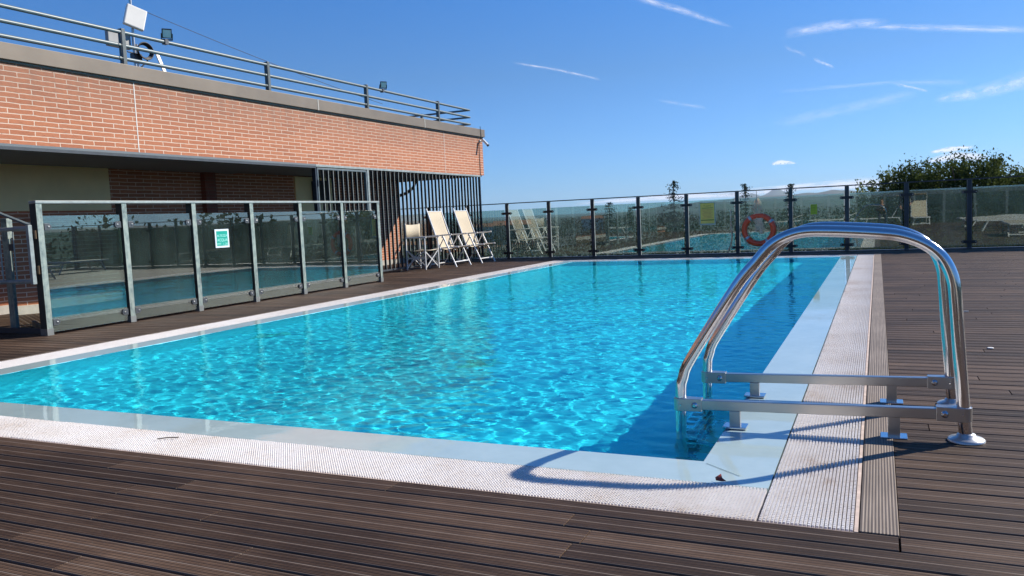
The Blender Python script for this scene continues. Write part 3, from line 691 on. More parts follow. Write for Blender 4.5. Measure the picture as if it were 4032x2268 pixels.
# ------------------------------------------------------------------ pool ladder
FLANGE = plain('satin_flange', (.62, .62, .60), .3, .55)
def ladder():
    t = thing('pool_ladder', 'polished stainless steel pool ladder with arched handrails at the near right corner', 'pool ladder', (-.27, 4.24, 0)); ABS.add(t.name)
    r = .0265
    prof = [(.345, .0), (.318, .365), (.304, .60), (.293, .70), (.255, .79), (.19, .852), (.10, .892), (0, .908), (-.17, .922), (-.30, .925), (-.385, .905), (-.455, .863), (-.52, .79), (-.617, .67), (-.835, .325), (-.878, .225), (-.892, .13), (-.892, -.25), (-.89, -.6)]
    def cr(P, n=5):
        P = [Vector((p[0], 0, p[1])) for p in P]; Q = [P[0]]+P+[P[-1]]; o = []
        for i in range(1, len(Q)-2):
            a, b, c, d = Q[i-1:i+3]
            for k in range(n):
                u = k/n; o.append(.5*((2*b)+(-a+c)*u+(2*a-5*b+4*c-d)*u*u+(-a+3*b-3*c+d)*u**3))
        o.append(P[-1]); return o
    for y, dz in ((3.9, 0), (4.585, 0)):
        h = MB().tube([(p.x, y, p.z+.004) for p in cr(prof)], r, 24).build('handrail', STEEL, t)
        MB().lathe((.345, y, .002), [(.074, 0), (.074, .006), (.066, .013), (.04, .018), (.036, .03), (.0285, .034)], 32).build('base_flange', FLANGE, h)
        zb = (.070, .125) if y < 4 else (.068, .122)
        bar = MB()
        xa, xb = -.93, .372; za0, zb0 = zb[0]-.002, zb[0]+.028
        s = -1
        A = Vector((xa+.06, y-.002, (zb[0]+zb[1])/2)); B = Vector((xb-.06, y-.002, (zb[0]+zb[1])/2+.022))
        bar.bar(A, B, .038, .048)
        b = bar.build('cross_bar', BRUSH, t, bevel=.003)
        for c, w in ((Vector((-.892, y, A.z)), .038), (Vector((.334, y, B.z)), .038)):
            rr = .034; prs = []
            sg = 1 if c.x < 0 else -1
            for q in np.linspace(math.pi/2, 3*math.pi/2, 13): prs.append((c.x+sg*rr*math.cos(q), c.y+rr*math.sin(q)))
            prs += [(c.x+sg*.105, c.y-.0245), (c.x+sg*.105, c.y+.0245)]
            n = len(prs); vs = [(px, py, z) for z in (c.z-.031, c.z+.031) for px, py in prs]
            m = MB(); m.add(vs, [tuple(range(n))[::-1], tuple(range(n, 2*n))]+[(i, (i+1) % n, n+(i+1) % n, n+i) for i in range(n)])
            cl = m.build('clamp', BRUSH, t, bevel=.002)
            MB().lathe((c.x+sg*.072, c.y-.0245, c.z), [(.016, -.001), (.016, -.004), (.010, -.005), (.010, -.011), (.007, -.012)], 16, 'y').build('bolt', STEEL, cl)
            MB().lathe((c.x+sg*.005, c.y-.0335, c.z), [(.004, -.0005), (.004, -.003)], 8, 'y').build('rivet', STEEL, cl)
        for x, zt in ((-.63, A.z-.02), (.062, B.z-.022)):
            f = MB().box(x-.025, x+.025, y-.02, y+.02, .004, zt).build('support_foot', BRUSH, t, bevel=.002)
            MB().box(x-.055, x+.055, y-.045, y+.045, -.004, .006).build('foot_plate', STEEL, f, bevel=.002)
    for k, z in enumerate((-.10, -.25, -.40, -.54)):
        st = MB().box(-.915, -.835, 3.925, 4.56, z-.012, z+.012)
        st = st.build('step', STEEL, t, bevel=.004)
        tr = MB()
        for q in range(6): tr.box(-.90, -.85, 3.98+q*.1, 4.03+q*.1, z+.0125, z+.017)
        tr.build('tread_pad', BLACK, st)
    MB().tube([(-.885, 3.9, -.56), (-.69, 3.9, -.56)], .02, 10).tube([(-.885, 4.585, -.56), (-.69, 4.585, -.56)], .02, 10).tube([(-.885, 3.9, -.3), (-.69, 3.9, -.3)], .013, 10).tube([(-.885, 4.585, -.3), (-.69, 4.585, -.3)], .013, 10).build('wall_strut', STEEL, t)
ladder()

# ------------------------------------------------------------------ chairs
def deckchair(y0, label, dx=0):
    W = .70; t = thing('deck_chair', label, 'deck chair', (-8.68+dx, y0, 0), 0, 'folding deck chairs leaning on the slatted screen')
    X = lambda x: x+8.68
    for y in (0, W):
        i = .028 if y == 0 else -.028
        MB().tube([(X(-8.675), y, .0), (X(-8.985), y, .69)], .0185, 10).build('leg', ALU, t)
        MB().tube([(X(-8.97), y+i, .69), (X(-9.40), y+i, 0.0)], .013, 8).build('rear_leg', ALU, t)
        b = MB().tube([(X(-9.405), y+i*.9, 1.33), (X(-9.07), y+i*.9, .36)], .019, 10).build('back_rail', ALU, t)
        MB().lathe((X(-9.408), y+i*.9, 1.325), [(.021, 0), (.024, .012), (.016, .026)], 10).build('end_cap', WPL, b)
        s = MB().tube([(X(-9.27), y+i*1.9, .43), (X(-8.64), y+i*1.9, .455)], .017, 10).build('seat_rail', ALU, t)
        MB().lathe((X(-8.645), y+i*1.9, .455), [(.019, -.005), (.023, .008), (.014, .022)], 10, 'x').build('end_cap', WPL, s)
        a = MB().tube([(X(-9.33), y-i, .715), (X(-8.76), y-i, .742)], .0165, 10).build('armrest', ALU, t)
        MB().lathe((X(-8.765), y-i, .742), [(.018, -.005), (.021, .005), (.012, .016)], 10, 'x').build('end_cap', WPL, a)
        MB().lathe((X(-8.985), y-i*.6, .69), [(.026, -.02), (.026, .02)], 12, 'y').build('joint', WPL, t)
    MB().tube([(X(-8.725), 0, .115), (X(-8.725), W, .115)], .015, 10).build('stretcher', ALU, t)
    MB().tube([(X(-9.35), .03, .07), (X(-9.35), W-.03, .07)], .012, 8).build('stretcher', ALU, t)
    MB().tube([(X(-9.388), .02, 1.28), (X(-9.388), W-.02, 1.28)], .012, 8).build('head_bar', ALU, t)
    prof = [(-9.388, 1.285), (-9.325, 1.085), (-9.245, .84), (-9.165, .62), (-9.12, .50), (-9.07, .415), (-8.95, .395), (-8.80, .42), (-8.68, .455)]
    vs = []; n = 12
    for k, (x, z) in enumerate(prof):
        f = k/(len(prof)-1)
        for j in range(n+1):
            u = j/n; sag = .022*math.sin(math.pi*u)*math.sin(math.pi*min(1, f*1.2)); inset = .05+.012*math.sin(math.pi*f)
            vs.append((X(x)-sag*.9, inset+(W-2*inset)*u, z-sag*.35))
    fs = [(k*(n+1)+j, k*(n+1)+j+1, (k+1)*(n+1)+j+1, (k+1)*(n+1)+j) for k in range(len(prof)-1) for j in range(n)]
    m = MB(); m.add(vs, fs, True); o = m.build('canvas_sling', CANVAS, t); so = o.modifiers.new('solid', 'SOLIDIFY'); so.thickness = .004
    return t
deckchair(16.0, 'cream folding deck chair beside the director chair, leaning on the slatted screen')
deckchair(17.18, 'cream folding deck chair nearest the far glass fence, leaning on the slatted screen', .06)
def dirchair():
    t = thing('director_chair', 'cream canvas director chair standing left of the two deck chairs', 'director chair', (-9.165, 15.36, 0))
    a, b, y0, y1 = .235, -.235, -.285, .285
    for y in (y0, y1):
        MB().bar((a, y, .012), (a, y, .70), .03, .022).build('leg', ALU, t, bevel=.004)
        MB().bar((b, y, .012), (b, y, 1.03), .03, .022).build('leg', ALU, t, bevel=.004)
        MB().tube([(a+.04, y, .715), (b-.02, y, .715)], .018, 10).build('armrest', ALU, t)
        MB().bar((a, y, .10), (b, y, .44), .008, .024).bar((a, y+.012, .44), (b, y+.012, .10), .008, .024).bar((a, y, .27), (b, y, .27), .012, .03).build('side_brace', ALU, t)
    MB().bar((a, y0, .05), (a, y1, .43), .012, .022).bar((a-.015, y1, .05), (a-.015, y0, .43), .012, .022).build('front_brace', ALU, t)
    MB().bar((b, y0, .05), (b, y1, .43), .012, .022).bar((b+.015, y1, .05), (b+.015, y0, .43), .012, .022).build('rear_brace', ALU, t)
    for nm, P in (('seat', [(a+.02, .448), (0, .425), (b, .44)]), ):
        vs = []; n = 10
        for x, z in P:
            for j in range(n+1): u = j/n; vs.append((x, y0+(y1-y0)*u, z-.02*math.sin(math.pi*u)))
        m = MB(); m.add(vs, [(k*(n+1)+j, k*(n+1)+j+1, (k+1)*(n+1)+j+1, (k+1)*(n+1)+j) for k in range(2) for j in range(n)], True)
        o = m.build('seat', CANVAS, t); o.modifiers.new('solid', 'SOLIDIFY').thickness = .006
    vs = []; n = 10
    for z in (.73, .87, 1.01):
        for j in range(n+1): u = j/n; vs.append((b+.02-.035*math.sin(math.pi*u), y0-.015+(y1-y0+.03)*u, z-.012*math.sin(math.pi*u)))
    m = MB(); m.add(vs, [(k*(n+1)+j, k*(n+1)+j+1, (k+1)*(n+1)+j+1, (k+1)*(n+1)+j) for k in range(2) for j in range(n)], True)
    o = m.build('backrest', CANVAS, t); o.modifiers.new('solid', 'SOLIDIFY').thickness = .007
dirchair()

# ------------------------------------------------------------------ signs, life ring
def notices():
    Y = 19.08
    s = thing('notice', 'large yellow bathing rules notice taped on the far glass fence', 'notice', (-3.62, Y, .95)); ABS.add(s.name)
    MB().box(-3.805, -3.443, Y-.006, Y-.001, .685, 1.207).build('frame', plain('notice_sleeve', (.42, .46, .40), .4), s)
    MB().box(-3.785, -3.463, Y-.0085, Y-.006, .72, 1.195).build('sheet', plain('yellow_sheet', (.93, .66, .14), .6, 0, .1, 5), s)
    D = plain('dark_print', (.10, .09, .02), .7); O = plain('orange_print', (.72, .36, .10), .7)
    text('Proposte', .042, (-3.62, Y-.0090, 1.13), (R(90), 0, 0), D, s, .17)
    m = MB()
    for z, w in ((1.08, .25),): m.box(-3.62-w/2, -3.62+w/2, Y-.0095, Y-.0086, z-.006, z+.006)
    m.box(-3.775, -3.475, Y-.0095, Y-.0086, .79, .808); m.box(-3.785, -3.463, Y-.0095, Y-.0086, 1.192, 1.2); m.build('ruled_lines', D, s)
    m = MB()
    for k in range(7): m.box(-3.75+.02*(k % 3), -3.50-.03*(k % 2), Y-.0095, Y-.0086, 1.035-.032*k, 1.049-.032*k)
    m.build('text_block', O, s)
    g = thing('notice', 'small yellow-green card taped on the far glass fence right of the life ring', 'notice', (-1.287, Y, .945)); ABS.add(g.name)
    MB().box(-1.354, -1.22, Y-.004, Y-.001, .835, 1.054).build('card', plain('lime_card', (.40, .50, .03), .6), g)
    m = MB()
    for k in range(5): m.box(-1.335, -1.245-.01*(k % 2), Y-.0052, Y-.0042, 1.02-.035*k, 1.026-.035*k)
    m.build('printed_lines', D, g)
notices()
def lifering():
    Y = 18.98; c = Vector((-2.46, Y, .535)); Rm, rm = .318, .061
    t = thing('life_ring', 'orange-red life ring with pale bands hung on the far glass fence', 'life ring', tuple(c)); ABS.add(t.name)
    pts = [c+Vector((Rm*math.cos(a), 0, Rm*math.sin(a))) for a in np.linspace(0, 2*math.pi, 49)[:-1]]
    MB().tube(pts, rm, 16, closed=True).build('ring', plain('orange_red_plastic', (.95, .095, .03), .35, 0, .1, 5), t)
    BD = plain('reflective_band', (.45, .48, .50), .35, .2)
    for a in (125, 35, 215, 305):
        q = [c+Vector((Rm*math.cos(R(a+d)), 0, Rm*math.sin(R(a+d)))) for d in (-5, -2, 0, 2, 5)]
        MB().tube(q, rm+.0025, 16, cap=False).build('band', BD, t)
    ROPE = plain('buff_rope', (.86, .60, .42), .9, 0, .25, 30); ln = MB()
    for a0 in (125, 35, 215, 305):
        P = [c+Vector(((Rm+rm+.012+.035*math.sin(math.pi*k/12))*math.cos(R(a0+90*k/12)), 0, (Rm+rm+.012+.035*math.sin(math.pi*k/12))*math.sin(R(a0+90*k/12)))) for k in range(13)]
        if a0 != 35: ln.tube(P, .007, 6)
    ln.build('grab_line', ROPE, t)
    rp = thing('rope_bundle', 'tangled buff rescue line hanging from the rail through the life ring', 'rope', (-2.49, Y, 1.42)); ABS.add(rp.name)
    h = MB()
    top = Vector((-2.505, Y+.04, 1.425)); knot = Vector((-2.49, Y-.02, 1.27))
    h.tube([top, knot], .006, 6); h.build('hanger', DARKP, rp)
    m = MB(); rs = random.Random(3)
    for k in range(15):
        x = rs.uniform(-.10, .03) if k % 2 else rs.uniform(-.03, .11); zb = rs.uniform(.72, 1.0)
        P = [knot]+[Vector((-2.49+x*(i/5)+rs.uniform(-.02, .02), Y-.02-rs.uniform(0, .04), 1.27-(1.27-zb)*i/5)) for i in range(1, 6)]
        P += [Vector((-2.49+x+rs.uniform(-.04, .04), Y-.03, zb-.02)), Vector((-2.49+x*.4, Y-.03, zb+.15))]
        m.tube(fillet(P, .03, 2), .0055, 5)
    for sx, ex in ((-.26, 0), (.13, 0)): m.tube([knot, Vector((c.x+sx*.75, Y-.03, .95)), Vector((c.x+sx, Y-.03, .80 if sx < 0 else .84))], .005, 5)
    m.build('line', ROPE, rp)
    m = MB()
    for k in range(34):
        a = rs.uniform(0, 6.28); P = [Vector((-2.44+rs.gauss(0, .035), Y-.05, .80))]
        for i in range(5): P.append(Vector((-2.44+rs.gauss(0, .05), Y-.06+rs.gauss(0, .015), .74-.055*i+rs.gauss(0, .02))))
        m.tube(fillet(P, .03, 2), .0075, 5)
    m.lathe((-2.40, Y-.075, .47), [(.012, -.03), (.03, -.01), (.03, .02), (.012, .035)], 12)
    m.build('coil', ROPE, rp)
    m = MB().tube([(-3.08, Y+.05, 1.02), (-3.085, Y+.045, .7), (-3.07, Y+.05, .4), (-3.1, Y+.03, .2), (-3.16, Y-.02, .06)], .013, 7).tube([(-3.08, Y+.05, .35), (-3.13, Y+.02, .1)], .006, 5)
    tag(m.build('hanging_rope', ROPE), 'thick pale rope tied down the fence post left of the life ring', 'rope')
lifering()

# ------------------------------------------------------------------ trees beyond the terrace
def leafcloud(cent, size, n, per, leaf, seed, flat=1.0):
    g = np.random.default_rng(seed); P = []
    cent = np.asarray(cent, float)
    cl = g.normal(size=(n, 3)); cl /= np.linalg.norm(cl, axis=1)[:, None]
    rad = .45+.6*g.random(n)**.6; cl = cl*rad[:, None]*np.asarray(size)+cent
    off = g.normal(size=(n*per, 3))*np.array(size).min()*.15*np.array([1, 1, 1.1]); pos = np.repeat(cl, per, 0)+off
    return pos, g
def leaves(pos, g, leaf, elong=2.0, upb=.5):
    m = len(pos); d = g.normal(size=(m, 3)); d[:, 2] += upb; d /= np.linalg.norm(d, axis=1)[:, None]
    s = np.cross(d, g.normal(size=(m, 3))); s /= np.linalg.norm(s, axis=1)[:, None]
    L = leaf*g.uniform(.6, 1.3, m)[:, None]; a = pos-d*L*.5; b = pos+d*L*.5; sw = s*L/elong/1.0
    V = np.stack([a, pos+sw*.5, b, pos-sw*.5], 1).reshape(-1, 3); F = np.arange(m*4).reshape(-1, 4); return V, F
LEAF = m_leaf('oak_leaves', (.026, .042, .013), (.085, .112, .032), (.20, .22, .065))
LEAFD = m_leaf('conifer_needles', (.008, .018, .012), (.018, .034, .02), (.035, .055, .028))
LEAFW = m_leaf('woodland_leaves', (.010, .018, .008), (.020, .030, .012), (.045, .048, .016))
BARK = plain('bark', (.09, .065, .045), .9)
def oak(name, label, loc, h, wdt, seed, group=None, cat='tree', nleaf=60, mat=None):
    t = thing(name, label, cat, loc, 0, group); g = random.Random(seed)
    P = [(0, 0, 0), (.1, .05, h*.3), (-.05, .1, h*.6), (0, 0, h*.85)]; tr = MB().tube(P, [.28, .22, .15, .05], 9)
    for k in range(7):
        a = g.uniform(0, 6.28); z = h*g.uniform(.45, .75); tr.tube([(0, 0, z), (math.cos(a)*wdt*.3, math.sin(a)*wdt*.3, z+h*.1), (math.cos(a)*wdt*.55, math.sin(a)*wdt*.55, z+h*.2)], [.1, .06, .02], 6)
    tr.build('trunk', BARK, t)
    pos, gg = leafcloud((0, 0, h*.72), (wdt*.85, wdt*.85, h*.25), nleaf, 85, .2, seed)
    n2 = nleaf//2; az = gg.uniform(0, 6.28, n2); rr = gg.uniform(0, wdt*.8, n2)     # upright sprays on top
    sp = np.stack([rr*np.cos(az), rr*np.sin(az), h*.885+h*.085*gg.random(n2)**1.5-rr**2/wdt*.2], 1)
    spp = np.repeat(sp, 26, 0)+gg.normal(size=(n2*26, 3))*np.array([.10, .10, .22]); pos = np.concatenate([pos, spp])
    V, F = leaves(pos, gg, .165, 2.0, .7); npmesh('crown', V, F, mat or LEAF, parent=t); return t
def polar(az, r, z=0): return (r*math.sin(R(az)), r*math.cos(R(az)), z)
specs = [(.55, 47, 2.2, 1.9, 'dark green bushy tree at the left end of the clump behind the fence'), (2.0, 46, 2.42, 1.9, 'dark green bushy tree second in the clump behind the fence'), (3.3, 48, 2.55, 1.8, 'low-topped green tree between the second and the tallest of the clump'),
         (4.95, 46, 2.95, 2.1, 'tallest dark green tree in the middle of the clump behind the fence'), (6.5, 48, 2.45, 1.9, 'green bushy tree right of the tallest one in the clump'), (8.2, 46, 1.65, 1.9, 'lower paler bushy tree at the right edge of the picture')]
for k, (az, r, el, wd, lb) in enumerate(specs):
    top = CAMH+r*math.tan(R(el)); oak('oak_tree', lb, polar(az, r, -9), (top+9)*1.0, wd, 11+k, 'bushy trees behind the right part of the fence', nleaf=105)
for k, (az, r, el) in enumerate(((10.5, 45, 2.2), (13.5, 44, 2.5), (17, 43, 2.0))): oak('oak_tree', 'bushy tree beyond the right edge of the terrace', polar(az, r, -9), CAMH+r*math.tan(R(el))+9, 2.2, 31+k, 'trees right of the terrace')
def conifer(label, az, r, el, wd, seed, h=13):
    top = CAMH+r*math.tan(R(el)); t = thing('conifer', label, 'conifer', polar(az, r, top-h), 0, 'conifers beyond the far fence')
    MB().tube([(0, 0, 0), (0, 0, h*.97)], [.18, .03], 8).build('trunk', BARK, t)
    g = np.random.default_rng(seed); P = []
    z = h*.985; k = 0
    while z > h*.3:
        f = (h-z)/h; nb = int(g.integers(3, 7))
        for b in range(nb):
            a = g.uniform(0, 6.28); L = (wd*(f*2.3)**.8+.2)*g.uniform(.35, 1.3)
            n = int(12+L*30); u = g.random(n)
            P.append(np.stack([np.cos(a)*L*u, np.sin(a)*L*u, z-L*u*.28+L*.12*u*u], 1)+g.normal(size=(n, 3))*np.array([.05, .05, .04])*(1+u[:, None]))
        z -= .2+f*.9*g.uniform(.6, 1.3)
    V, F = leaves(np.concatenate(P), g, .15, 2.4, -.1); npmesh('crown', V, F, LEAFD, parent=t); return t
conifer('tallest dark conifer rising above the far rail left of the yellow notice', -13.0, 70, 2.16, 2.0, 1)
conifer('leaning conifer seen through the glass left of the tallest conifer', -17.5, 72, .87, 1.9, 2)
conifer('small conifer seen through the glass just right of the leaning one', -16.05, 85, .46, 1.8, 3)
conifer('thin conifer top above the rail left of the life ring', -8.2, 78, 1.68, 1.5, 4)
conifer('narrow conifer top above the rail right of the life ring', -5.3, 76, 1.54, 1.6, 5)
conifer('round dark tree top standing behind the glass near the slatted screen', -24.1, 90, -.05, 2.2, 6)
def woods():
    g = np.random.default_rng(5); P = []; L = []
    def clump(az, r, top, w, n, leaf):
        c = np.array(polar(az, r, top-w*1.1)); d = g.normal(size=(n, 3)); d /= np.linalg.norm(d, axis=1)[:, None]
        P.append(c+d*np.array([w*1.25, w*1.25, w*1.1])*(.6+.45*g.random(n)[:, None])); L.append(np.full(n, leaf))
    for k in range(520):
        az = g.uniform(-34, 22); r = float(np.exp(g.uniform(np.log(75), np.log(900))))
        if r < 150 and g.random() < .45 and az < -5: continue
        base = -9+ (r/900)**1.3*4; top = base+g.uniform(5, 9.3)*(1 if r > 120 else 1)
        if az > -4: top += .3
        clump(az, r, min(top, CAMH-.001*r), g.uniform(2.2, 5)*(1+r/500), int(190*(1 if r < 300 else .7)), .32*(1+r/220))
    for k in range(70):                                # hedge below the right part of the fence
        az = g.uniform(-5, 24); r = g.uniform(27, 42); clump(az, r, CAMH-g.uniform(.35, 1.2)-.01*r, g.uniform(1.0, 2.0), 260, .2)
    for k in range(150):                                # trees all round the terrace, seen mirrored in the glass
        az = g.uniform(22, 326); r = g.uniform(30, 70); clump(az, r, CAMH+g.uniform(-1.0, .55)*r/40+(1.3 if az < 140 else .1), g.uniform(2.5, 5), 330, .42)
    pos = np.concatenate(P); Ls = np.concatenate(L)
    m = len(pos); d = g.normal(size=(m, 3)); d[:, 2] += .3; d /= np.linalg.norm(d, axis=1)[:, None]; s = np.cross(d, g.normal(size=(m, 3))); s /= np.linalg.norm(s, axis=1)[:, None]
    l = (Ls*g.uniform(.6, 1.3, m))[:, None]; V = np.stack([pos-d*l*.5, pos+s*l*.3, pos+d*l*.5, pos-s*l*.3], 1).reshape(-1, 3)
    o = npmesh('woodland', V, np.arange(m*4).reshape(-1, 4), LEAFW); tag(o, 'green woodland and hedges spreading below and beyond the terrace', 'woodland', kind='stuff')
woods()
def house(az, r, zc, w, label, wall, seed):
    x, y, _ = polar(az, r); t = thing('farmhouse', label, 'house', (x, y, zc), R(-az), 'distant houses among the trees')
    MB().box(-w/2, w/2, -3, 3, -5, 1.2).build('wall', wall, t)
    m = MB(); m.add([(-w/2-.3, -3.4, 1.15), (w/2+.3, -3.4, 1.15), (w/2+.3, 3.4, 1.15), (-w/2-.3, 3.4, 1.15), (-w/2, 0, 2.6), (w/2, 0, 2.6)], [(0, 1, 5, 4), (2, 3, 4, 5), (0, 4, 3), (1, 2, 5), (3, 2, 1, 0)]); m.build('roof', plain('terracotta_roof', (.30, .11, .05), .8) if 'terracotta_roof' not in bpy.data.materials else bpy.data.materials['terracotta_roof'], t)
    for k in range(3): MB().box(-w/2+1.2+k*w/3.4, -w/2+2.0+k*w/3.4, -3.03, -2.99, -.9, .4).build('window', DARKP, t)
HW = plain('warm_render', (.55, .36, .22), .9); HW2 = plain('pale_render', (.60, .55, .46), .9)
house(-24.4, 260, -2.3, 12, 'orange farmhouse seen through the glass beside the screen', HW, 1)
house(-18.7, 420, -2.2, 11, 'pale farmhouse seen through the glass in the middle distance', HW2, 2)
house(-26.2, 330, -3.2, 16, 'long pale roofed house low among trees at the screen edge', HW2, 3)

# ------------------------------------------------------------------ clouds and contrails
CL = m_cloud('contrail_vapour', .62, True); CLS = m_cloud('thin_vapour', .26, True); CLM = m_cloud('low_cloud_vapour', 2.6, False)
def ribbon(name, label, pts, mat, H=3200, group=None, lines=9):
    # pts: azimuth, elevation of the centre line and width, all in degrees; laid out on a level sheet at height H above the eye
    n = len(pts); K = 14; V = []; U = []; W = []
    for s in range((n-1)*K+1):
        i = min(s//K, n-2); f = s/K-i; a, e, wd = [(1-f)*pts[i][q]+f*pts[i+1][q] for q in range(3)]
        for j in range(lines):
            v = j/(lines-1); el = e+(v-.5)*wd; r = H/math.tan(R(el)); V.append(polar(a, r, CAMH+H)); U.append(s/((n-1)*K)); W.append(v)
    F = [(s*lines+j, s*lines+j+1, (s+1)*lines+j+1, (s+1)*lines+j) for s in range((n-1)*K) for j in range(lines-1)]
    o = npmesh(name, V, F, mat, True, attr={'cu': U, 'cv': W}); o.visible_shadow = True
    return tag(o, label, 'contrail' if name == 'contrail' else 'cloud', group)
G = 'contrails in the blue sky'
ribbon('contrail', 'contrail slanting down from the top edge of the sky, upper centre', [(-15.6, 14.5, .55), (-12.3, 13.35, .6), (-8.8, 11.9, .28)], CL, group=G)
ribbon('contrail', 'broad faint left end of the long contrail at upper right', [(-5.6, 11.15, .75), (-2.5, 11.3, .8), (.8, 11.15, .5)], CL, group=G)
ribbon('contrail', 'long bright contrail running to the right edge of the sky', [(-1.2, 11.1, .4), (3.0, 10.45, .5), (9.4, 9.35, .5)], CL, group=G)
ribbon('contrail', 'short bright contrail streak below the long one', [(-3.8, 9.4, .34), (-2.5, 8.72, .26)], CL, group=G)
ribbon('contrail', 'tiny faint vapour wisp left of the short streak', [(-5.6, 10.35, .35), (-4.2, 9.65, .35)], CLS, group=G)
ribbon('contrail', 'faint level contrail at middle right of the sky', [(-6.0, 7.55, .35), (.6, 7.45, .3), (5.2, 6.95, .6)], CLS, group=G)
ribbon('contrail', 'small bright dash on the faint level contrail', [(.9, 7.4, .28), (3.0, 6.65, .22)], CL, group=G)
ribbon('contrail', 'wide bright contrail rising at the right edge of the sky', [(3.2, 6.1, .5), (5.6, 6.3, 1.0), (9.3, 7.0, 1.5)], CL, group=G)
ribbon('contrail', 'short pale streak low above the tallest conifer', [(-13.9, 7.6, .34), (-10.6, 6.85, .34)], CLS, group=G)
ribbon('contrail', 'thin streak in the middle of the sky right of the brick building', [(-23.9, 10.7, .22), (-20.5, 10.0, .24), (-17.7, 9.2, .26)], CL, group=G)
ribbon('contrail', 'very faint wide vapour band above the bushy trees', [(-6.4, 5.4, .9), (2.6, 6.7, .9)], CLS, group=G)
GC = 'small white clouds low in the sky'
ribbon('cloud', 'small white cloud left of the bushy trees, low in the sky', [(-6.5, 2.84, .25), (-5.9, 2.92, .42), (-4.9, 2.8, .14)], CLM, 900, GC)
ribbon('cloud', 'flat white cloud above the tallest bushy tree', [(3.0, 2.92, .2), (4.1, 3.03, .4), (5.5, 3.08, .2)], CLM, 900, GC)
ribbon('cloud', 'rounded white cloud behind the top of the tallest bushy tree', [(2.7, 2.35, .3), (4.3, 2.6, .75), (6.3, 2.35, .5)], CLM, 900, GC)
ribbon('cloud', 'long white cloud bank low over the hills in front of the bushy trees', [(-10.5, .95, .5), (-5, 1.15, .7), (-1.5, 1.2, .9), (1.5, 1.25, .8)], CLM, 420, GC)
ribbon('cloud', 'pale low cloud bank on the horizon behind the conifers', [(-20, .8, .35), (-14.5, .95, .5), (-10, .95, .55), (-7, .9, .4)], CLM, 420, GC)
# ------------------------------------------------------------------ sun deck furniture behind and beside the camera (seen mirrored in the glass)
def lounger(name, label, loc, rz, back=35, canopy=False, group='cream and white sun loungers'):
    t = thing(name, label, 'sun lounger', loc, rz, group); L, W = 1.85, .62
    MB().bar((-L/2, -W/2, .33), (L/2, -W/2, .33), .03, .04).bar((-L/2, W/2, .33), (L/2, W/2, .33), .03, .04).bar((-L/2, -W/2, .33), (-L/2, W/2, .33), .03, .04).bar((L/2, -W/2, .33), (L/2, W/2, .33), .03, .04).build('frame', ALU, t)
    for sx in (-.62, .62):
        for sy in (-W/2, W/2): MB().bar((sx, sy, .31), (sx+.16*(1 if sx > 0 else -1), sy, 0), .03, .035).build('leg', ALU, t)
        MB().bar((sx+.13*(1 if sx > 0 else -1), -W/2, .06), (sx+.13*(1 if sx > 0 else -1), W/2, .06), .02, .03).build('stretcher', ALU, t)
    MB().box(-.35, L/2-.04, -W/2+.02, W/2-.02, .338, .352).build('seat_sling', CANVAS, t)
    a = R(back); b = Vector((-.36, 0, .345)); e = b+Vector((-math.cos(a)*.75, 0, math.sin(a)*.75)); nn = Vector((math.sin(a), 0, math.cos(a)))
    MB().obox((b+e)/2, (e-b)/2, (0, W/2-.02, 0), nn*.008).build('backrest', CANVAS, t)
    MB().bar(b+Vector((0, W/2, 0)), e+Vector((0, W/2, 0)), .025, .03).bar(b-Vector((0, W/2, 0)), e-Vector((0, W/2, 0)), .025, .03).build('backrest_frame', ALU, t)
    if canopy:
        c = e+Vector((.05, 0, .25)); MB().obox(c, (.16, 0, .03), (0, W/2, 0), (0, 0, .006)).build('sunshade', CANVAS, t)
        MB().bar(e+Vector((0, W/2+.01, 0)), c+Vector((0, W/2+.01, 0)), .02, .02).bar(e-Vector((0, W/2+.01, 0)), c-Vector((0, W/2+.01, 0)), .02, .02).build('sunshade_arm', ALU, t)
    return t
lounger('sun_lounger', 'cream sun lounger the seated photographer sits on', (.22, -.72, 0), R(180), 62, True)
lounger('sun_lounger', 'cream sun lounger with raised back beside the standing person', (1.62, .1, 0), R(88), 66, True)
for k, (x, y, r) in enumerate(((3.6, 4.6, 174), (3.75, 6.1, 186), (3.5, 7.9, 178), (3.7, 9.6, 183), (3.4, 13.3, 92), (4.4, 13.4, 88), (5.6, 16.6, 90), (-1.9, -1.2, 178), (-4.2, -1.1, 181))):
    lounger('sun_lounger', ['flat white sun lounger on the right hand deck', 'white sun lounger lying flat near the rear fence'][k > 6], (x, y, 0), R(r), 2 if k < 7 else 20)
t = thing('parasol_base', 'white parasol base with short tube near the rear fence', 'parasol base', (-1.25, -.95, 0)); MB().lathe((0, 0, 0), [(.26, 0), (.26, .05), (.22, .07)], 24).build('foot', WPL, t); MB().tube([(0, 0, .07), (0, 0, .42)], .04, 14).build('tube', WPL, t)

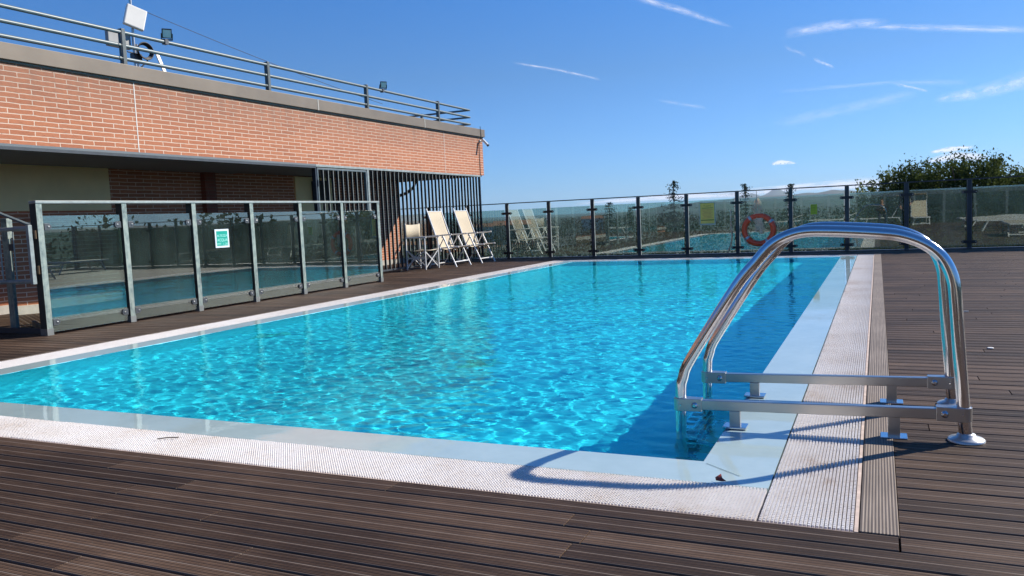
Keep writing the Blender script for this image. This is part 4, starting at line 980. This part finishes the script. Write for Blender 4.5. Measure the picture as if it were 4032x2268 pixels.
def skin(name, J, E, mat, parent=None, sub=2, root=0):
    me = bpy.data.meshes.new(name); me.from_pydata([j[0] for j in J], E, []); me.materials.append(mat)
    o = bpy.data.objects.new(name, me); COL.objects.link(o); o.parent = parent
    o.modifiers.new('skin', 'SKIN').use_smooth_shade = True
    for i, j in enumerate(J):
        r = j[1]; me.skin_vertices[0].data[i].radius = r if isinstance(r, tuple) else (r, r)
    me.skin_vertices[0].data[root].use_root = True
    s = o.modifiers.new('sub', 'SUBSURF'); s.levels = sub; s.render_levels = sub; return o
SKIN = plain('skin', (.50, .28, .19), .55); HAIR = plain('brown_hair', (.07, .04, .022), .7); JACK = plain('black_jacket', (.018, .018, .022), .8); JEANS = plain('dark_jeans', (.02, .03, .055), .85)
def person(label, loc, rz, P, jacket, trousers):
    """P: joint positions, metres, facing +y"""
    t = thing('person', label, 'person', loc, rz); V = Vector
    J = [(V(P['pelvis']), (.135, .10)), (V(P['waist']), (.12, .09)), (V(P['chest']), (.15, .10)), (V(P['neck']), .05), (V(P['head0']), .065), (V(P['head1']), (.075, .088)), (V(P['head2']), .055)]
    E = [(0, 1), (1, 2), (2, 3), (3, 4), (4, 5), (5, 6)]
    for s in 'lr':
        b = len(J); J += [(V(P['sh'+s]), .055), (V(P['el'+s]), .04), (V(P['wr'+s]), .026)]; E += [(2, b), (b, b+1), (b+1, b+2)]
        wv = V(P['wr'+s]); d = (wv-V(P['el'+s])).normalized(); side = d.cross(V((0, 0, 1))).normalized(); pal = len(J)
        J.append((wv+d*.055, (.034, .016))); E.append((b+2, pal))
        for k, (off, ln) in enumerate(((-.028, .06), (-.009, .075), (.010, .07), (.028, .055))):
            q = len(J); base = wv+d*.085+side*off; J += [(base, .008), (base+d*ln*.5+V((0, 0, -.01)), .0075), (base+d*ln*.85+V((0, 0, -.035)), .006)]; E += [(pal, q), (q, q+1), (q+1, q+2)]
        q = len(J); J += [(wv+d*.04+side*-.04, .009), (wv+d*.075+side*-.055, .008)]; E += [(pal, q), (q, q+1)]
        b = len(J); J += [(V(P['hip'+s]), .085), (V(P['kn'+s]), .055), (V(P['an'+s]), .036), (V(P['to'+s]), (.04, .025))]; E += [(0, b), (b, b+1), (b+1, b+2), (b+2, b+3)]
    skin('body', J, E, SKIN, t)
    up = 1.16
    Jt = [(V(P['pelvis']), (.15*up, .115)), (V(P['waist']), (.14, .11)), (V(P['chest']), (.17, .12)), (V(P['neck'])+V((0, -.01, -.03)), .062)]; Et = [(0, 1), (1, 2), (2, 3)]
    for s in 'lr':
        b = len(Jt); Jt += [(V(P['sh'+s]), .068), (V(P['el'+s]), .052), (V(P['wr'+s]).lerp(V(P['el'+s]), .1), .038)]; Et += [(2, b), (b, b+1), (b+1, b+2)]
    skin('jacket', Jt, Et, jacket, t)
    Jt = [(V(P['pelvis']), (.15, .12))]; Et = []
    for s in 'lr':
        b = len(Jt); Jt += [(V(P['hip'+s]), .098), (V(P['kn'+s]), .068), (V(P['an'+s]), .052)]; Et += [(0, b), (b, b+1), (b+1, b+2)]
    skin('trousers', Jt, Et, trousers, t)
    h = V(P['head1']); m = MB(); fwdv = V((0, 1, 0))
    skin('hair', [(h+V((0, -.035, .0)), .082), (h+V((0, -.02, .06)), .084), (h+V((0, .015, .085)), .06)], [(0, 1), (1, 2)], HAIR, t)
    MB().lathe(h+V((-.03, .083, .012)), [(.010, -.004), (.006, .004)], 8, 'y').lathe(h+V((.03, .083, .012)), [(.010, -.004), (.006, .004)], 8, 'y').build('eyes', BLACK, t)
    MB().bar(h+V((0, .08, .01)), h+V((0, .105, -.03)), .018, .018).build('nose', SKIN, t, bevel=.004)
    MB().bar(h+V((-.022, .082, -.052)), h+V((.022, .082, -.052)), .006, .008).build('mouth', plain('lips', (.35, .12, .10), .5) if 'lips' not in bpy.data.materials else bpy.data.materials['lips'], t)
    for s, nm in ((-1, 'shoe'), (1, 'shoe')):
        k = 'l' if s < 0 else 'r'; a = V(P['an'+k]); b = V(P['to'+k]); MB().obox((a+b)/2+V((0, .01, -.025)), V((.045, 0, 0)), V((0, .12, 0)), V((0, 0, .035))).build(nm, BLACK, t, bevel=.02)
    return t
sc = .90
def sc_(d): return {k: tuple(c*sc for c in v) for k, v in d.items()}
seated = sc_(dict(pelvis=(0, 0, .48), waist=(0, 0, .64), chest=(0, -.02, .88), neck=(0, 0, 1.04), head0=(0, .02, 1.11), head1=(0, .035, 1.19), head2=(0, .03, 1.26),
    shl=(-.18, -.02, .95), ell=(-.24, .12, .72), wrl=(-.10, .30, .78), shr=(.18, -.02, .95), elr=(.24, .12, .72), wrr=(.10, .30, .78),
    hipl=(-.10, .05, .47), knl=(-.14, .46, .50), anl=(-.15, .50, .09), tol=(-.15, .63, .04), hipr=(.10, .05, .47), knr=(.14, .46, .50), anr=(.15, .50, .09), tor=(.15, .63, .04)))
person('seated person with brown hair and black jacket holding a phone', (.18, -.85, -.02), R(0), seated, JACK, JEANS)
ph = MB().box(-.035, .035, -.004, .004, -.07, .07).build('phone', BLACK, None, bevel=.004); ph.location = (.18, -.43, .76); ph.rotation_euler = (R(-12), 0, 0); tag(ph, 'phone held up in both hands by the seated person', 'phone')
stand = sc_(dict(pelvis=(0, 0, .95), waist=(0, 0, 1.1), chest=(0, -.01, 1.33), neck=(0, 0, 1.50), head0=(0, .015, 1.57), head1=(0, .03, 1.65), head2=(0, .02, 1.72),
    shl=(-.19, 0, 1.42), ell=(-.27, -.03, 1.14), wrl=(-.22, .10, .92), shr=(.19, 0, 1.42), elr=(.28, -.03, 1.15), wrr=(.20, .15, 1.02),
    hipl=(-.10, 0, .92), knl=(-.11, .03, .5), anl=(-.11, 0, .08), tol=(-.12, .13, .035), hipr=(.10, 0, .92), knr=(.12, .02, .5), anr=(.13, -.02, .08), tor=(.14, .11, .035)))
person('standing person in dark jacket and jeans between the sun loungers', (1.12, -.35, 0), R(8), stand, plain('navy_jacket', (.02, .028, .05), .8), JEANS)

# ------------------------------------------------------------------ small litter
m = MB(); m.add([(0, 0, .003), (.018, .006, .010), (.03, .0, .004), (.020, -.012, .006), (.012, .020, .018), (-.004, .012, .008)], [(0, 1, 4, 5), (0, 3, 2, 1)], True)
o = m.build('dry_leaf', plain('red_brown_leaf', (.22, .035, .02), .6)); o.location = (-.575, 3.072, .0); o.scale = (1.3, 1.3, 1.3); o.modifiers.new('s', 'SOLIDIFY').thickness = .001
tag(o, 'small red-brown dry leaf lying on the corner of the wet ledge', 'leaf')
tag(MB().tube([(-3.36, 2.90, .006), (-3.32, 2.93, .008), (-3.27, 2.955, .006)], .003, 5).build('twig', BARK), 'thin dark twig lying on the near white grating', 'twig')
tag(MB().lathe((.708, 6.375, .0055), [(.02, -.003), (.022, 0), (.018, .003)], 12).build('bottle_cap', WPL), 'pale bottle cap on the right deck nearer the ladder', 'bottle cap')
tag(MB().bar((.70, 8.43, .006), (.76, 8.43, .006), .01, .008).build('cigarette_end', WPL), 'pale cigarette end on the right deck farther from the ladder', 'litter')

# ------------------------------------------------------------------ air
hb = MB().box(-14800, 14800, -14800, 14800, -11, 420)
hm = NT('haze_air'); pv = hm.n('ShaderNodeVolumePrincipled'); pv.inputs['Density'].default_value = 5e-5; pv.inputs['Color'].default_value = (.66, .84, 1, 1); pv.inputs['Anisotropy'].default_value = .2; hm.l(pv.outputs[0], hm.out.inputs[1])
tag(hb.build('haze', hm.m), 'thin blue air over the distant hills', 'haze', kind='stuff')

for k, (x, y, lb) in enumerate(((-6.0, 6.75, 'faint olive sediment patch on the pool floor near the left edge'), (-3.0, 5.85, 'faint olive sediment patch on the pool floor in mid pool'))):
    m = MB(); n = 26; P = [(x+(.16+.05*math.sin(3*a+k)+.03*math.sin(7*a))*math.cos(a), y+(.20+.06*math.sin(2*a)+.03*math.sin(5*a+k))*math.sin(a), -DEPTH+.004) for a in np.linspace(0, 2*math.pi, n+1)[:-1]]
    m.add(P, [tuple(range(n))]); o = m.build('sediment', plain('olive_sediment', (.42, .66, .58), .9, 0, .3, 9)); o.cycles.is_caustics_receiver = True; tag(o, lb, 'sediment')
